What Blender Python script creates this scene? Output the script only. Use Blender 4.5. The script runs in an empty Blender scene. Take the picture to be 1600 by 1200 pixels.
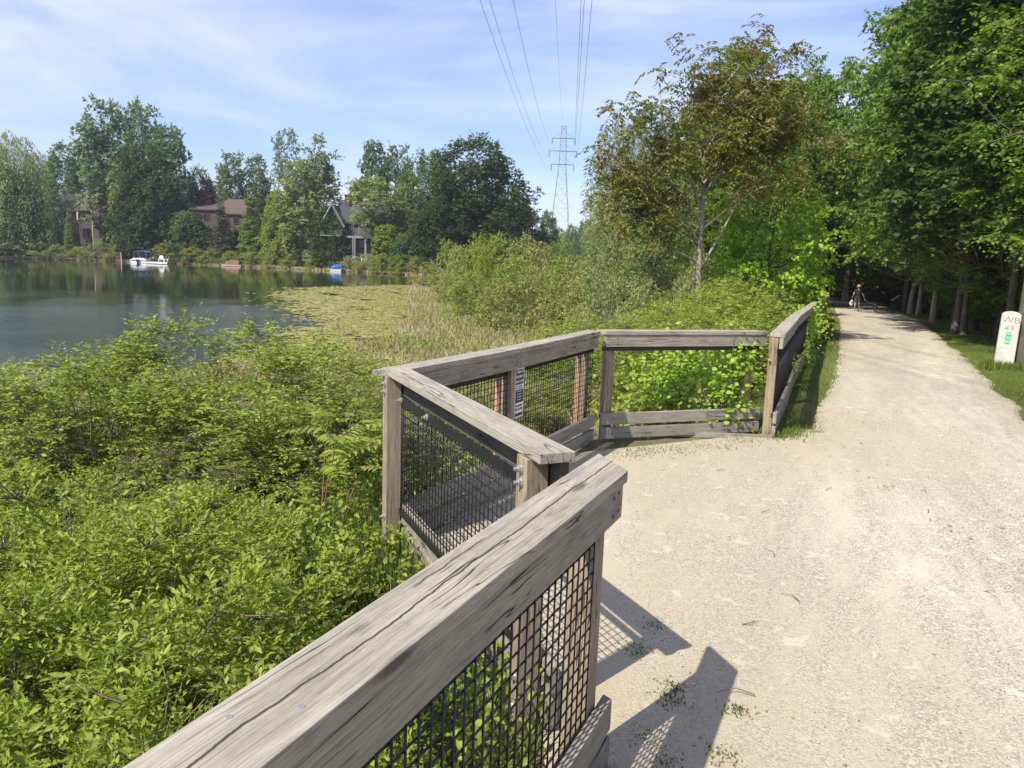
import bpy, bmesh, math, random
import numpy as np
from mathutils import Matrix, Vector, noise as mnoise

R = math.radians
SC = bpy.context.scene
COL = SC.collection
rng = np.random.default_rng(7)
random.seed(7)

# ------------------------------------------------------------------ camera
EYE = 1.78
HZ = 402.0
FPX = 1200.0
ROLL = R(2.0)
PITCH = math.atan((600 - HZ) / FPX)
_f = Vector((0, math.cos(PITCH), -math.sin(PITCH)))
_r0 = Vector((1, 0, 0)); _u0 = _r0.cross(_f)
_r = _r0 * math.cos(ROLL) + _u0 * math.sin(ROLL)
_u = _u0 * math.cos(ROLL) - _r0 * math.sin(ROLL)
cam_data = bpy.data.cameras.new('camera')
cam_data.sensor_width = 36.0
cam_data.lens = 36.0 * FPX / 1600.0
cam_data.clip_start = 0.05
cam_data.clip_end = 6000
cam = bpy.data.objects.new('camera', cam_data)
COL.objects.link(cam)
cam.matrix_world = Matrix(((_r.x, _u.x, -_f.x, 0), (_r.y, _u.y, -_f.y, 0), (_r.z, _u.z, -_f.z, EYE), (0, 0, 0, 1)))
SC.camera = cam

# ------------------------------------------------------------------ sky, sun, exposure
SUN_DIR = Vector((-0.66, -0.71, 1.1)).normalized()        # towards the sun
SUN_EL = math.asin(SUN_DIR.z)
world = bpy.data.worlds.new('World'); SC.world = world
world.use_nodes = True
nt = world.node_tree; nt.nodes.clear()
wo = nt.nodes.new('ShaderNodeOutputWorld'); bg = nt.nodes.new('ShaderNodeBackground')
sky = nt.nodes.new('ShaderNodeTexSky'); sky.sky_type = 'NISHITA'; sky.sun_disc = False
sky.sun_elevation = SUN_EL
sky.sun_rotation = math.atan2(SUN_DIR.x, SUN_DIR.y)
sky.altitude = 200; sky.air_density = 1.0; sky.dust_density = 1.2; sky.ozone_density = 1.5
bg.inputs['Strength'].default_value = 0.12
tc = nt.nodes.new('ShaderNodeTexCoord'); mp = nt.nodes.new('ShaderNodeMapping')
mp.inputs['Scale'].default_value = (1.0, 2.1, 5.0); mp.inputs['Rotation'].default_value = (0.12, 0.25, 0.5)
n1 = nt.nodes.new('ShaderNodeTexNoise'); n1.inputs['Scale'].default_value = 1.5
n1.inputs['Detail'].default_value = 7; n1.inputs['Roughness'].default_value = 0.55; n1.inputs['Distortion'].default_value = 0.5
cr = nt.nodes.new('ShaderNodeValToRGB')
cr.color_ramp.elements[0].position = 0.40; cr.color_ramp.elements[0].color = (0.02, 0.02, 0.02, 1)
cr.color_ramp.elements[1].position = 0.68; cr.color_ramp.elements[1].color = (0.70, 0.70, 0.70, 1)
mx = nt.nodes.new('ShaderNodeMixRGB'); mx.inputs[2].default_value = (6.4, 6.7, 7.9, 1)
nt.links.new(tc.outputs['Generated'], mp.inputs['Vector']); nt.links.new(mp.outputs[0], n1.inputs['Vector'])
nt.links.new(n1.outputs['Fac'], cr.inputs[0]); nt.links.new(cr.outputs[0], mx.inputs[0])
tint = nt.nodes.new('ShaderNodeMixRGB'); tint.blend_type = 'MULTIPLY'; tint.inputs[0].default_value = 1; tint.inputs[2].default_value = (0.94, 0.97, 1.18, 1)
nt.links.new(sky.outputs[0], tint.inputs[1]); nt.links.new(tint.outputs[0], mx.inputs[1]); nt.links.new(mx.outputs[0], bg.inputs['Color'])
nt.links.new(bg.outputs[0], wo.inputs['Surface'])

sd = bpy.data.lights.new('sun', 'SUN'); sd.energy = 5.0; sd.angle = R(0.53); sd.color = (1.0, 0.94, 0.83)
sun = bpy.data.objects.new('sun', sd); COL.objects.link(sun)
sun.rotation_euler = (-SUN_DIR).to_track_quat('-Z', 'Y').to_euler()
sun.location = (0, 0, 60)

SC.view_settings.view_transform = 'Standard'
SC.view_settings.look = 'None'
SC.view_settings.gamma = 1.0
SC.view_settings.use_curve_mapping = False
SC.view_settings.exposure = 0.52
SC.cycles.use_denoising = True
SC.cycles.max_bounces = 8
SC.cycles.transparent_max_bounces = 8
SC.cycles.sample_clamp_indirect = 6.0

# ------------------------------------------------------------------ helpers
def cross_px(px, py, y):
    """World point on the sight line of a photo pixel at the given distance y ahead."""
    d = _f * FPX + _r * (px - 800) - _u * (py - 600)
    return Vector((0, 0, EYE)) + d * (y / d.y)

def tag(o, label=None, cat=None, group=None, kind=None):
    if label: o['label'] = label
    if cat: o['category'] = cat
    if group: o['group'] = group
    if kind: o['kind'] = kind
    return o

def empty(name, loc, rz=0.0):
    o = bpy.data.objects.new(name, None); COL.objects.link(o)
    o.location = loc; o.rotation_euler = (0, 0, rz); o.empty_display_size = 0.2
    return o

def link(name, me, parent=None, mat=None):
    o = bpy.data.objects.new(name, me); COL.objects.link(o)
    if parent is not None: o.parent = parent
    if mat is not None:
        if len(me.materials) == 0: me.materials.append(None)
        if me.materials[0] is None and me.users <= 1: me.materials[0] = mat
        else:
            o.material_slots[0].link = 'OBJECT'; o.material_slots[0].material = mat
    return o

def mesh_np(name, V, faces, mats=(), smooth=False):
    """faces: list of (int array (n,k), material index)"""
    me = bpy.data.meshes.new(name)
    V = np.asarray(V, dtype=np.float32).reshape(-1, 3)
    me.vertices.add(len(V)); me.vertices.foreach_set('co', V.ravel())
    li = []; ls = []; mi = []; off = 0
    for F, m in faces:
        F = np.asarray(F, dtype=np.int32)
        if F.size == 0: continue
        n, k = F.shape
        li.append(F.ravel()); ls.append(off + np.arange(n, dtype=np.int32) * k); mi.append(np.full(n, m, dtype=np.int32))
        off += n * k
    li = np.concatenate(li); ls = np.concatenate(ls); mi = np.concatenate(mi)
    me.loops.add(len(li)); me.loops.foreach_set('vertex_index', li)
    me.polygons.add(len(ls)); me.polygons.foreach_set('loop_start', ls)
    me.polygons.foreach_set('material_index', mi)
    if smooth: me.polygons.foreach_set('use_smooth', np.ones(len(ls), dtype=bool))
    for m in mats: me.materials.append(m)
    me.update(calc_edges=True)
    return me

def bm_mesh(name, bm, mat=None, smooth=False):
    me = bpy.data.meshes.new(name); bm.normal_update(); bm.to_mesh(me); bm.free()
    if mat: me.materials.append(mat)
    if smooth:
        for p in me.polygons: p.use_smooth = True
    return me

def add_box(bm, lo, hi, M=None):
    r = bmesh.ops.create_cube(bm, size=1.0)
    s = [(hi[i] - lo[i]) for i in range(3)]; c = [(hi[i] + lo[i]) / 2 for i in range(3)]
    T = Matrix.Translation(c) @ Matrix.Diagonal((*s, 1))
    if M is not None: T = M @ T
    bmesh.ops.transform(bm, matrix=T, verts=r['verts'])
    return r['verts']

def add_cyl(bm, p0, p1, r0, r1=None, seg=8):
    p0 = Vector(p0); p1 = Vector(p1); d = p1 - p0
    r = bmesh.ops.create_cone(bm, cap_ends=True, segments=seg, radius1=r0, radius2=r0 if r1 is None else r1, depth=d.length)
    bmesh.ops.transform(bm, matrix=Matrix.Translation((p0 + p1) / 2) @ d.to_track_quat('Z', 'Y').to_matrix().to_4x4(), verts=r['verts'])
    return r['verts']

def box_obj(name, lo, hi, mat, parent, bevel=0.0):
    bm = bmesh.new(); add_box(bm, lo, hi)
    if bevel: bmesh.ops.bevel(bm, geom=bm.edges[:], offset=bevel, segments=1, affect='EDGES')
    return link(name, bm_mesh(name, bm, mat), parent)

def frame_matrix(p0, p1, up=Vector((0, 0, 1))):
    x = (Vector(p1) - Vector(p0)).normalized(); y = up.cross(x).normalized(); z = x.cross(y)
    return Matrix(((x.x, y.x, z.x, p0[0]), (x.y, y.y, z.y, p0[1]), (x.z, y.z, z.z, p0[2]), (0, 0, 0, 1)))

# ------------------------------------------------------------------ materials
def new_mat(name):
    m = bpy.data.materials.new(name); m.use_nodes = True
    return m, m.node_tree.nodes, m.node_tree.links, m.node_tree.nodes['Principled BSDF']

def noise_node(N, scale, detail=4, rough=0.5, dist=0.0):
    n = N.new('ShaderNodeTexNoise'); n.inputs['Scale'].default_value = scale; n.inputs['Detail'].default_value = detail
    n.inputs['Roughness'].default_value = rough; n.inputs['Distortion'].default_value = dist
    return n

def ramp(N, stops):
    c = N.new('ShaderNodeValToRGB'); e = c.color_ramp.elements
    while len(e) < len(stops): e.new(0.5)
    for i, (p, col) in enumerate(stops):
        e[i].position = p; e[i].color = (*col, 1) if len(col) == 3 else col
    return c

def mix(N, L, fac, a, b, mode='MIX'):
    m = N.new('ShaderNodeMixRGB'); m.blend_type = mode
    for i, v in ((0, fac), (1, a), (2, b)):
        if isinstance(v, (int, float)): m.inputs[i].default_value = v
        elif isinstance(v, tuple): m.inputs[i].default_value = (*v, 1)
        else: L.new(v, m.inputs[i])
    return m.outputs[0]

def math_n(N, L, op, a, b=None, clamp=False):
    m = N.new('ShaderNodeMath'); m.operation = op; m.use_clamp = clamp
    for i, v in ((0, a), (1, b)):
        if v is None: continue
        if isinstance(v, (int, float)): m.inputs[i].default_value = v
        else: L.new(v, m.inputs[i])
    return m.outputs[0]

def plain(name, col, rough=0.6, metal=0.0, var=0.12, scale=8.0, bump=0.0):
    m, N, L, b = new_mat(name)
    t = N.new('ShaderNodeTexCoord'); n = noise_node(N, scale, 5, 0.6); L.new(t.outputs['Object'], n.inputs['Vector'])
    lo = tuple(max(0, c * (1 - var)) for c in col); hi = tuple(min(1, c * (1 + var)) for c in col)
    r = ramp(N, [(0.3, lo), (0.7, hi)]); L.new(n.outputs['Fac'], r.inputs[0]); L.new(r.outputs[0], b.inputs['Base Color'])
    b.inputs['Roughness'].default_value = rough; b.inputs['Metallic'].default_value = metal
    if bump:
        bp = N.new('ShaderNodeBump'); bp.inputs['Strength'].default_value = 0.6; bp.inputs['Distance'].default_value = bump
        L.new(n.outputs['Fac'], bp.inputs['Height']); L.new(bp.outputs[0], b.inputs['Normal'])
    return m

def leaf_mat(name, c1, c2, c3=None, transl=0.38, noise_scale=0.6, rough=0.5, spec=0.3, tip=None):
    """c1 dark .. c2 light per leaf, c3 clump tint by low-frequency noise"""
    m, N, L, b = new_mat(name)
    g = N.new('ShaderNodeNewGeometry')
    r = ramp(N, [(0.0, c1), (0.55, tuple((a + d) / 2 for a, d in zip(c1, c2))), (1.0, c2)])
    L.new(g.outputs['Random Per Island'], r.inputs[0])
    t = N.new('ShaderNodeTexCoord'); oi = N.new('ShaderNodeObjectInfo')
    va = N.new('ShaderNodeVectorMath'); va.operation = 'ADD'
    L.new(t.outputs['Object'], va.inputs[0]); L.new(oi.outputs['Random'], va.inputs[1])
    n = noise_node(N, noise_scale, 2); L.new(va.outputs[0], n.inputs['Vector'])
    nr = ramp(N, [(0.38, (0, 0, 0)), (0.62, (1, 1, 1))]); L.new(n.outputs['Fac'], nr.inputs[0])
    col = mix(N, L, math_n(N, L, 'MULTIPLY', nr.outputs[0], 0.6), r.outputs[0], c3 or c2)
    b.inputs['Roughness'].default_value = rough
    b.inputs['Specular IOR Level'].default_value = spec
    L.new(col, b.inputs['Base Color'])
    tr = N.new('ShaderNodeBsdfTranslucent')
    tcx = mix(N, L, 1.0, col, (1.25, 1.3, 0.6), 'MULTIPLY'); L.new(tcx, tr.inputs['Color'])
    ms = N.new('ShaderNodeMixShader'); ms.inputs[0].default_value = transl
    L.new(b.outputs[0], ms.inputs[1]); L.new(tr.outputs[0], ms.inputs[2])
    L.new(ms.outputs[0], N['Material Output'].inputs['Surface'])
    return m

def wood_mat(name, light, dark, crack=0.0, weather=0.5, knot=0.85):
    """Weathered timber: X of the object runs along the grain."""
    m, N, L, b = new_mat(name)
    t = N.new('ShaderNodeTexCoord'); oi = N.new('ShaderNodeObjectInfo')
    off = N.new('ShaderNodeVectorMath'); off.operation = 'MULTIPLY_ADD'
    cmb = N.new('ShaderNodeCombineXYZ')
    for i in range(3): L.new(oi.outputs['Random'], cmb.inputs[i])
    L.new(cmb.outputs[0], off.inputs[0]); off.inputs[1].default_value = (37.0, 11.0, 23.0); L.new(t.outputs['Object'], off.inputs[2])
    # low-frequency warp so the grain wanders round knots
    w = noise_node(N, 3.0, 2); L.new(off.outputs[0], w.inputs['Vector'])
    wm = N.new('ShaderNodeVectorMath'); wm.operation = 'MULTIPLY_ADD'
    L.new(w.outputs['Color'], wm.inputs[0]); wm.inputs[1].default_value = (0.0, 0.022, 0.022); L.new(off.outputs[0], wm.inputs[2])
    mp = N.new('ShaderNodeMapping'); mp.inputs['Scale'].default_value = (1.3, 60, 60); L.new(wm.outputs[0], mp.inputs['Vector'])
    g1 = noise_node(N, 1.0, 5, 0.62); L.new(mp.outputs[0], g1.inputs['Vector'])
    mp2 = N.new('ShaderNodeMapping'); mp2.inputs['Scale'].default_value = (7, 330, 330); L.new(wm.outputs[0], mp2.inputs['Vector'])
    g2 = noise_node(N, 1.0, 4, 0.7); L.new(mp2.outputs[0], g2.inputs['Vector'])
    bgm = N.new('ShaderNodeMapping'); bgm.inputs['Scale'].default_value = (1.0, 3.2, 3.2); L.new(off.outputs[0], bgm.inputs['Vector'])
    big = noise_node(N, 3.0, 6, 0.7); L.new(bgm.outputs[0], big.inputs['Vector'])
    r1 = ramp(N, [(0.30, dark), (0.66, light)]); L.new(g1.outputs['Fac'], r1.inputs[0])
    c = mix(N, L, 0.45, r1.outputs[0], ramp_out(N, L, g2.outputs['Fac'], [(0.36, tuple(v * .55 for v in dark)), (0.56, light)]))
    br = ramp(N, [(0.34, (0.50, 0.48, 0.46)), (0.5, (0.92, 0.91, 0.89)), (0.68, (1.14, 1.12, 1.08))]); L.new(big.outputs['Fac'], br.inputs[0])
    c = mix(N, L, weather, c, br.outputs[0], 'MULTIPLY')
    # knots
    kv = N.new('ShaderNodeMapping'); kv.inputs['Scale'].default_value = (1.7, 7.0, 7.0); L.new(off.outputs[0], kv.inputs['Vector'])
    vo = N.new('ShaderNodeTexVoronoi'); vo.inputs['Scale'].default_value = 1.0; L.new(kv.outputs[0], vo.inputs['Vector'])
    kr = ramp(N, [(0.055, (knot, knot, knot)), (0.13, (0, 0, 0))]); L.new(vo.outputs['Distance'], kr.inputs[0])
    c = mix(N, L, kr.outputs[0], c, tuple(v * .4 for v in dark))
    # long drying cracks
    cm = N.new('ShaderNodeMapping'); cm.inputs['Scale'].default_value = (0.9, 26, 26); L.new(wm.outputs[0], cm.inputs['Vector'])
    cn = noise_node(N, 1.0, 2, 0.4); L.new(cm.outputs[0], cn.inputs['Vector'])
    cd = math_n(N, L, 'ABSOLUTE', math_n(N, L, 'SUBTRACT', cn.outputs['Fac'], 0.5))
    ck = ramp(N, [(0.0, (1, 1, 1)), (0.012, (0, 0, 0))]); L.new(cd, ck.inputs[0])
    gate = noise_node(N, 2.6, 2); L.new(off.outputs[0], gate.inputs['Vector'])
    gr = ramp(N, [(0.50, (0, 0, 0)), (0.56, (1, 1, 1))]); L.new(gate.outputs['Fac'], gr.inputs[0])
    ckf = math_n(N, L, 'MULTIPLY', ck.outputs[0], gr.outputs[0])
    if crack:
        sx = N.new('ShaderNodeSeparateXYZ'); L.new(t.outputs['Object'], sx.inputs[0])
        cx = N.new('ShaderNodeCombineXYZ'); L.new(sx.outputs['X'], cx.inputs[0])
        a1 = noise_node(N, 2.2, 6, 0.62); L.new(cx.outputs[0], a1.inputs['Vector'])
        a = math_n(N, L, 'MULTIPLY', math_n(N, L, 'SUBTRACT', a1.outputs['Fac'], 0.5), 0.055)
        dline = math_n(N, L, 'ABSOLUTE', math_n(N, L, 'SUBTRACT', math_n(N, L, 'SUBTRACT', sx.outputs['Y'], crack), a))
        l1 = ramp(N, [(0.0006, (1, 1, 1)), (0.0022, (0, 0, 0))]); L.new(dline, l1.inputs[0])
        dl2 = math_n(N, L, 'ABSOLUTE', math_n(N, L, 'SUBTRACT', math_n(N, L, 'SUBTRACT', sx.outputs['Y'], crack + 0.045), math_n(N, L, 'MULTIPLY', a, 1.4)))
        l2 = ramp(N, [(0.0003, (0.8, 0.8, 0.8)), (0.0013, (0, 0, 0))]); L.new(dl2, l2.inputs[0])
        ckf = math_n(N, L, 'MAXIMUM', ckf, math_n(N, L, 'MAXIMUM', l1.outputs[0], math_n(N, L, 'MULTIPLY', l2.outputs[0], gr.outputs[0])))
    c = mix(N, L, ckf, c, (0.018, 0.015, 0.012))
    L.new(c, b.inputs['Base Color'])
    b.inputs['Roughness'].default_value = 0.85; b.inputs['Specular IOR Level'].default_value = 0.2
    h = math_n(N, L, 'ADD', math_n(N, L, 'MULTIPLY', g1.outputs['Fac'], 0.6), math_n(N, L, 'MULTIPLY', g2.outputs['Fac'], 0.6))
    h = math_n(N, L, 'SUBTRACT', h, math_n(N, L, 'MULTIPLY', ckf, 1.6))
    bp = N.new('ShaderNodeBump'); bp.inputs['Strength'].default_value = 0.8; bp.inputs['Distance'].default_value = 0.0035
    L.new(h, bp.inputs['Height']); L.new(bp.outputs[0], b.inputs['Normal'])
    return m

def ramp_out(N, L, src, stops):
    r = ramp(N, stops); L.new(src, r.inputs[0]); return r.outputs[0]

M_CAPFRONT = wood_mat('front_cap_timber', (0.432, 0.392, 0.320), (0.216, 0.188, 0.144), crack=0.082)
M_CAP = wood_mat('cap_timber', (0.448, 0.408, 0.336), (0.232, 0.204, 0.160))
M_BOARD = wood_mat('board_timber', (0.376, 0.336, 0.276), (0.192, 0.168, 0.132), weather=0.7)
M_POST = wood_mat('post_timber', (0.400, 0.320, 0.232), (0.176, 0.120, 0.076), weather=0.6)
M_REDPOST = wood_mat('reddish_timber', (0.60, 0.36, 0.25), (0.40, 0.22, 0.15), weather=0.3)
M_DBOARD = wood_mat('shaded_dark_timber', (0.15, 0.13, 0.11), (0.06, 0.05, 0.04))  # shade under the cap put into the board colour, along with dark wood
M_WIRE = plain('black_coated_wire', (0.008, 0.008, 0.009), 0.45, 0.0, 0.2, 30)
M_STRIP = plain('black_painted_steel', (0.012, 0.013, 0.013), 0.5, 0.0, 0.3, 20)
M_GALV = plain('galvanised_steel', (0.48, 0.48, 0.47), 0.4, 0.7, 0.2, 60)
M_SCREW = plain('dark_screw_steel', (0.07, 0.065, 0.06), 0.5, 0.6, 0.2, 60)
M_CONC = plain('weathered_concrete', (0.56, 0.52, 0.44), 0.9, 0, 0.22, 5, 0.006)
M_CONC2 = plain('footing_concrete', (0.48, 0.45, 0.38), 0.9, 0, 0.2, 12, 0.004)
M_BARK = plain('grey_bark', (0.095, 0.08, 0.062), 0.9, 0, 0.35, 6, 0.02)
M_BARKP = plain('pale_bark', (0.30, 0.26, 0.20), 0.9, 0, 0.25, 6, 0.01)
M_TWIG = plain('twig_bark', (0.15, 0.12, 0.085), 0.9, 0, 0.3, 10)
M_TWIGP = plain('pale_twig', (0.34, 0.30, 0.23), 0.9, 0, 0.3, 10)

LF = {
 'near': leaf_mat('lime_shrub_leaf', (0.135, 0.185, 0.018), (0.40, 0.46, 0.085), (0.27, 0.34, 0.045), transl=0.42, noise_scale=1.6),
 'mid': leaf_mat('fresh_shrub_leaf', (0.123, 0.186, 0.025), (0.391, 0.456, 0.090), (0.275, 0.318, 0.055), transl=0.40, noise_scale=1.0),
 'grey':   leaf_mat('grey_green_leaf', (0.172, 0.218, 0.073), (0.356, 0.409, 0.158), (0.251, 0.277, 0.099), noise_scale=0.8),
 'olive':  leaf_mat('olive_marsh_leaf', (0.188, 0.223, 0.057), (0.408, 0.431, 0.131), (0.327, 0.283, 0.114), noise_scale=0.6),
 'lime': leaf_mat('bright_lime_leaf', (0.204, 0.348, 0.030), (0.408, 0.564, 0.084), (0.300, 0.456, 0.048), transl=0.45),
 'yellow': leaf_mat('yellow_green_leaf', (0.20, 0.26, 0.03), (0.36, 0.38, 0.06), (0.27, 0.3, 0.04)),
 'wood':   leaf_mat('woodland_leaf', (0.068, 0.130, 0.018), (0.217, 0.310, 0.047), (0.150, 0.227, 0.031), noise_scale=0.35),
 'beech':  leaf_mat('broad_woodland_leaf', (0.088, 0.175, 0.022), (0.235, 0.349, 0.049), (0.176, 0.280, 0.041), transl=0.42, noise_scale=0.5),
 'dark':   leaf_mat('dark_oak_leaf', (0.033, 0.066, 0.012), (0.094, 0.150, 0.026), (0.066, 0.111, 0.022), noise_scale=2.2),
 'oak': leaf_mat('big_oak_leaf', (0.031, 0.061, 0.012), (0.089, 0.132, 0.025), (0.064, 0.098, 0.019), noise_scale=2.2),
 'far':    leaf_mat('far_tree_leaf', (0.074, 0.135, 0.044), (0.189, 0.270, 0.093), (0.135, 0.209, 0.068), noise_scale=2.0),
 'poplar': leaf_mat('poplar_leaf', (0.101, 0.155, 0.078), (0.230, 0.297, 0.155), (0.162, 0.230, 0.109), noise_scale=2.0),
 'willow': leaf_mat('willow_leaf', (0.180, 0.234, 0.078), (0.360, 0.420, 0.168), (0.252, 0.312, 0.102), noise_scale=1.0),
 'cypress': leaf_mat('cypress_leaf', (0.110, 0.187, 0.028), (0.220, 0.297, 0.055), (0.165, 0.242, 0.033), noise_scale=2.0),
 'purple': leaf_mat('purple_leaf', (0.030, 0.022, 0.025), (0.085, 0.055, 0.055), (0.05, 0.03, 0.03), noise_scale=2.0),
 'spruce': leaf_mat('spruce_needles', (0.036, 0.065, 0.023), (0.111, 0.137, 0.052), (0.130, 0.098, 0.058), transl=0.1, noise_scale=2.0),
 'blue':   leaf_mat('blue_spruce_needles', (0.05, 0.08, 0.07), (0.12, 0.16, 0.14), transl=0.1),
 'bronze': leaf_mat('bronze_green_leaf', (0.10, 0.125, 0.028), (0.30, 0.185, 0.085), (0.18, 0.235, 0.05), noise_scale=0.9),
 'dead':   leaf_mat('dry_leaf', (0.22, 0.16, 0.09), (0.42, 0.33, 0.22), transl=0.2),
}

# ------------------------------------------------------------------ terrain shape
FENCE = np.array([(-4.0, -7.0), (-1.35, -1.2), (0.12, 2.2), (0.2, 2.9), (-0.62, 4.6), (0.86, 7.6), (2.7, 8.2), (4.1, 11.9), (9.5, 24.9), (13.6, 34.5), (18.6, 47), (27, 70), (29, 84), (29, 100), (-10, 160)])
LAKE = np.array([(-140, 5), (-60, 6), (-25, 11), (-12, 14.0), (-7.5, 17.0), (-5.2, 19.5), (-4.4, 26), (-5.0, 36), (-7.2, 51), (-9.7, 72), (-12, 92), (-9, 103),
                 (-9.5, 108), (-15.4, 112.6), (-27.8, 119.7), (-47.5, 128.9), (-65, 133), (-87, 131), (-115, 130), (-170, 124), (-170, 5)])
WATER_Z = -1.3

def seg_dist(X, Y, P, closed=False):
    best = np.full(X.shape, 1e9); n = len(P)
    for i in range(n if closed else n - 1):
        ax, ay = P[i]; bx, by = P[(i + 1) % n]; dx, dy = bx - ax, by - ay
        t = np.clip(((X - ax) * dx + (Y - ay) * dy) / (dx * dx + dy * dy), 0, 1)
        best = np.minimum(best, np.hypot(X - ax - t * dx, Y - ay - t * dy))
    return best

def inside(X, Y, P):
    c = np.zeros(X.shape, bool); n = len(P); j = n - 1
    for i in range(n):
        xi, yi = P[i]; xj, yj = P[j]
        with np.errstate(divide='ignore', invalid='ignore'):
            cond = ((yi > Y) != (yj > Y)) & (X < (xj - xi) * (Y - yi) / (yj - yi + 1e-12) + xi)
        c ^= cond; j = i
    return c

FENCE_POLY = np.vstack([FENCE, [(-300, 160), (-300, -7)]])

def vnoise(X, Y, s, seed=0):
    a = np.sin(X * s + seed * 1.3) * np.cos(Y * s * 1.17 - seed) + 0.5 * np.sin(X * s * 2.3 + Y * s * 1.9 + seed * 2.1) + 0.3 * np.cos(Y * s * 4.1 - X * s * 3.7 + seed)
    return a / 1.8

def zpath(Y):
    return -0.022 * np.clip(Y - 10, 0, 70)

def ground_z(X, Y):
    X = np.asarray(X, float); Y = np.asarray(Y, float)
    zp = zpath(Y)
    out = inside(X, Y, FENCE_POLY)
    d = seg_dist(X, Y, FENCE)
    t = np.clip((d - 0.1) / 4.2, 0, 1); t = t * t * (3 - 2 * t)
    marsh = -1.12 + 0.06 * vnoise(X, Y, 0.6, 2) + 0.05 * vnoise(X, Y, 0.17, 5)
    zl = zp - 0.10 * np.clip(d / 0.3, 0, 1) + (marsh - zp + 0.10) * t
    dl = seg_dist(X, Y, LAKE, True); il = inside(X, Y, LAKE)
    zl = np.where(il, np.minimum(zl, WATER_Z - 0.02 - 0.12 * np.clip(dl, 0, 8)), np.where(dl < 1.5, np.minimum(zl, WATER_Z + 0.02 + 0.11 * dl), zl))
    far = np.clip((Y - 100) / 6, 0, 1) * (~il)
    rise = WATER_Z + 0.12 + np.clip(dl - 0.5, 0, 60) * 0.125 * np.clip(1 - dl / 160, 0.2, 1)
    zl = np.where(far > 0, zl * (1 - far) + np.minimum(rise, 4.0) * far, zl)
    zr = zp + 0.04 * vnoise(X, Y, 0.5, 1)
    # right of the trail the woodland floor; the trail bed itself is kept a little low under its sheet
    bed = ((X > pleft(Y) - 0.1) | (Y < 8.3)) & (X < pright(Y) + 0.2) & (Y < 96)
    zr = np.where(bed, zp - 0.03, zr)
    return np.where(out, zl, zr)

PL_Y = [-20, 7.77, 9.62, 13.05, 18.25, 25.9, 35.7, 46.0, 60.4, 71.4, 84, 100]
PL_X = [3.0, 3.0, 3.88, 5.49, 7.73, 10.98, 15.01, 19.15, 24.79, 28.4, 31.0, 31.5]
PR_Y = [-20, 2.0, 5.0, 9.91, 14.42, 19.53, 28.72, 37.5, 50.5, 71.3, 84, 100]
PR_X = [3.4, 3.8, 4.75, 6.72, 8.95, 11.4, 15.71, 19.8, 25.35, 33.4, 36, 36.5]
def pleft(Y):
    return np.interp(np.asarray(Y, float), PL_Y, PL_X)

def pright(Y):
    return np.interp(np.asarray(Y, float), PR_Y, PR_X)

def gz(x, y):
    return float(ground_z(np.array([x]), np.array([y]))[0])

# ------------------------------------------------------------------ haze
hm = bpy.data.materials.new('thin_air'); hm.use_nodes = True; hm.node_tree.nodes.clear()
_o = hm.node_tree.nodes.new('ShaderNodeOutputMaterial'); _v = hm.node_tree.nodes.new('ShaderNodeVolumePrincipled')
_v.inputs['Density'].default_value = 0.00035; _v.inputs['Color'].default_value = (0.80, 0.88, 1.0, 1); _v.inputs['Anisotropy'].default_value = 0.3
hm.node_tree.links.new(_v.outputs[0], _o.inputs['Volume'])
_b = bmesh.new(); add_box(_b, (-320, -90, -8), (320, 330, 62)); tag(link('haze', bm_mesh('haze', _b, hm)), 'thin summer haze over the lake and trees', 'haze', kind='stuff')

# ------------------------------------------------------------------ ground
def nonuni(a, b, c, n, k):
    t = np.linspace(-1, 1, n); s = np.sinh(k * t) / math.sinh(k)
    return np.where(s < 0, c + (c - a) * s, c + (b - c) * s)

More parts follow.
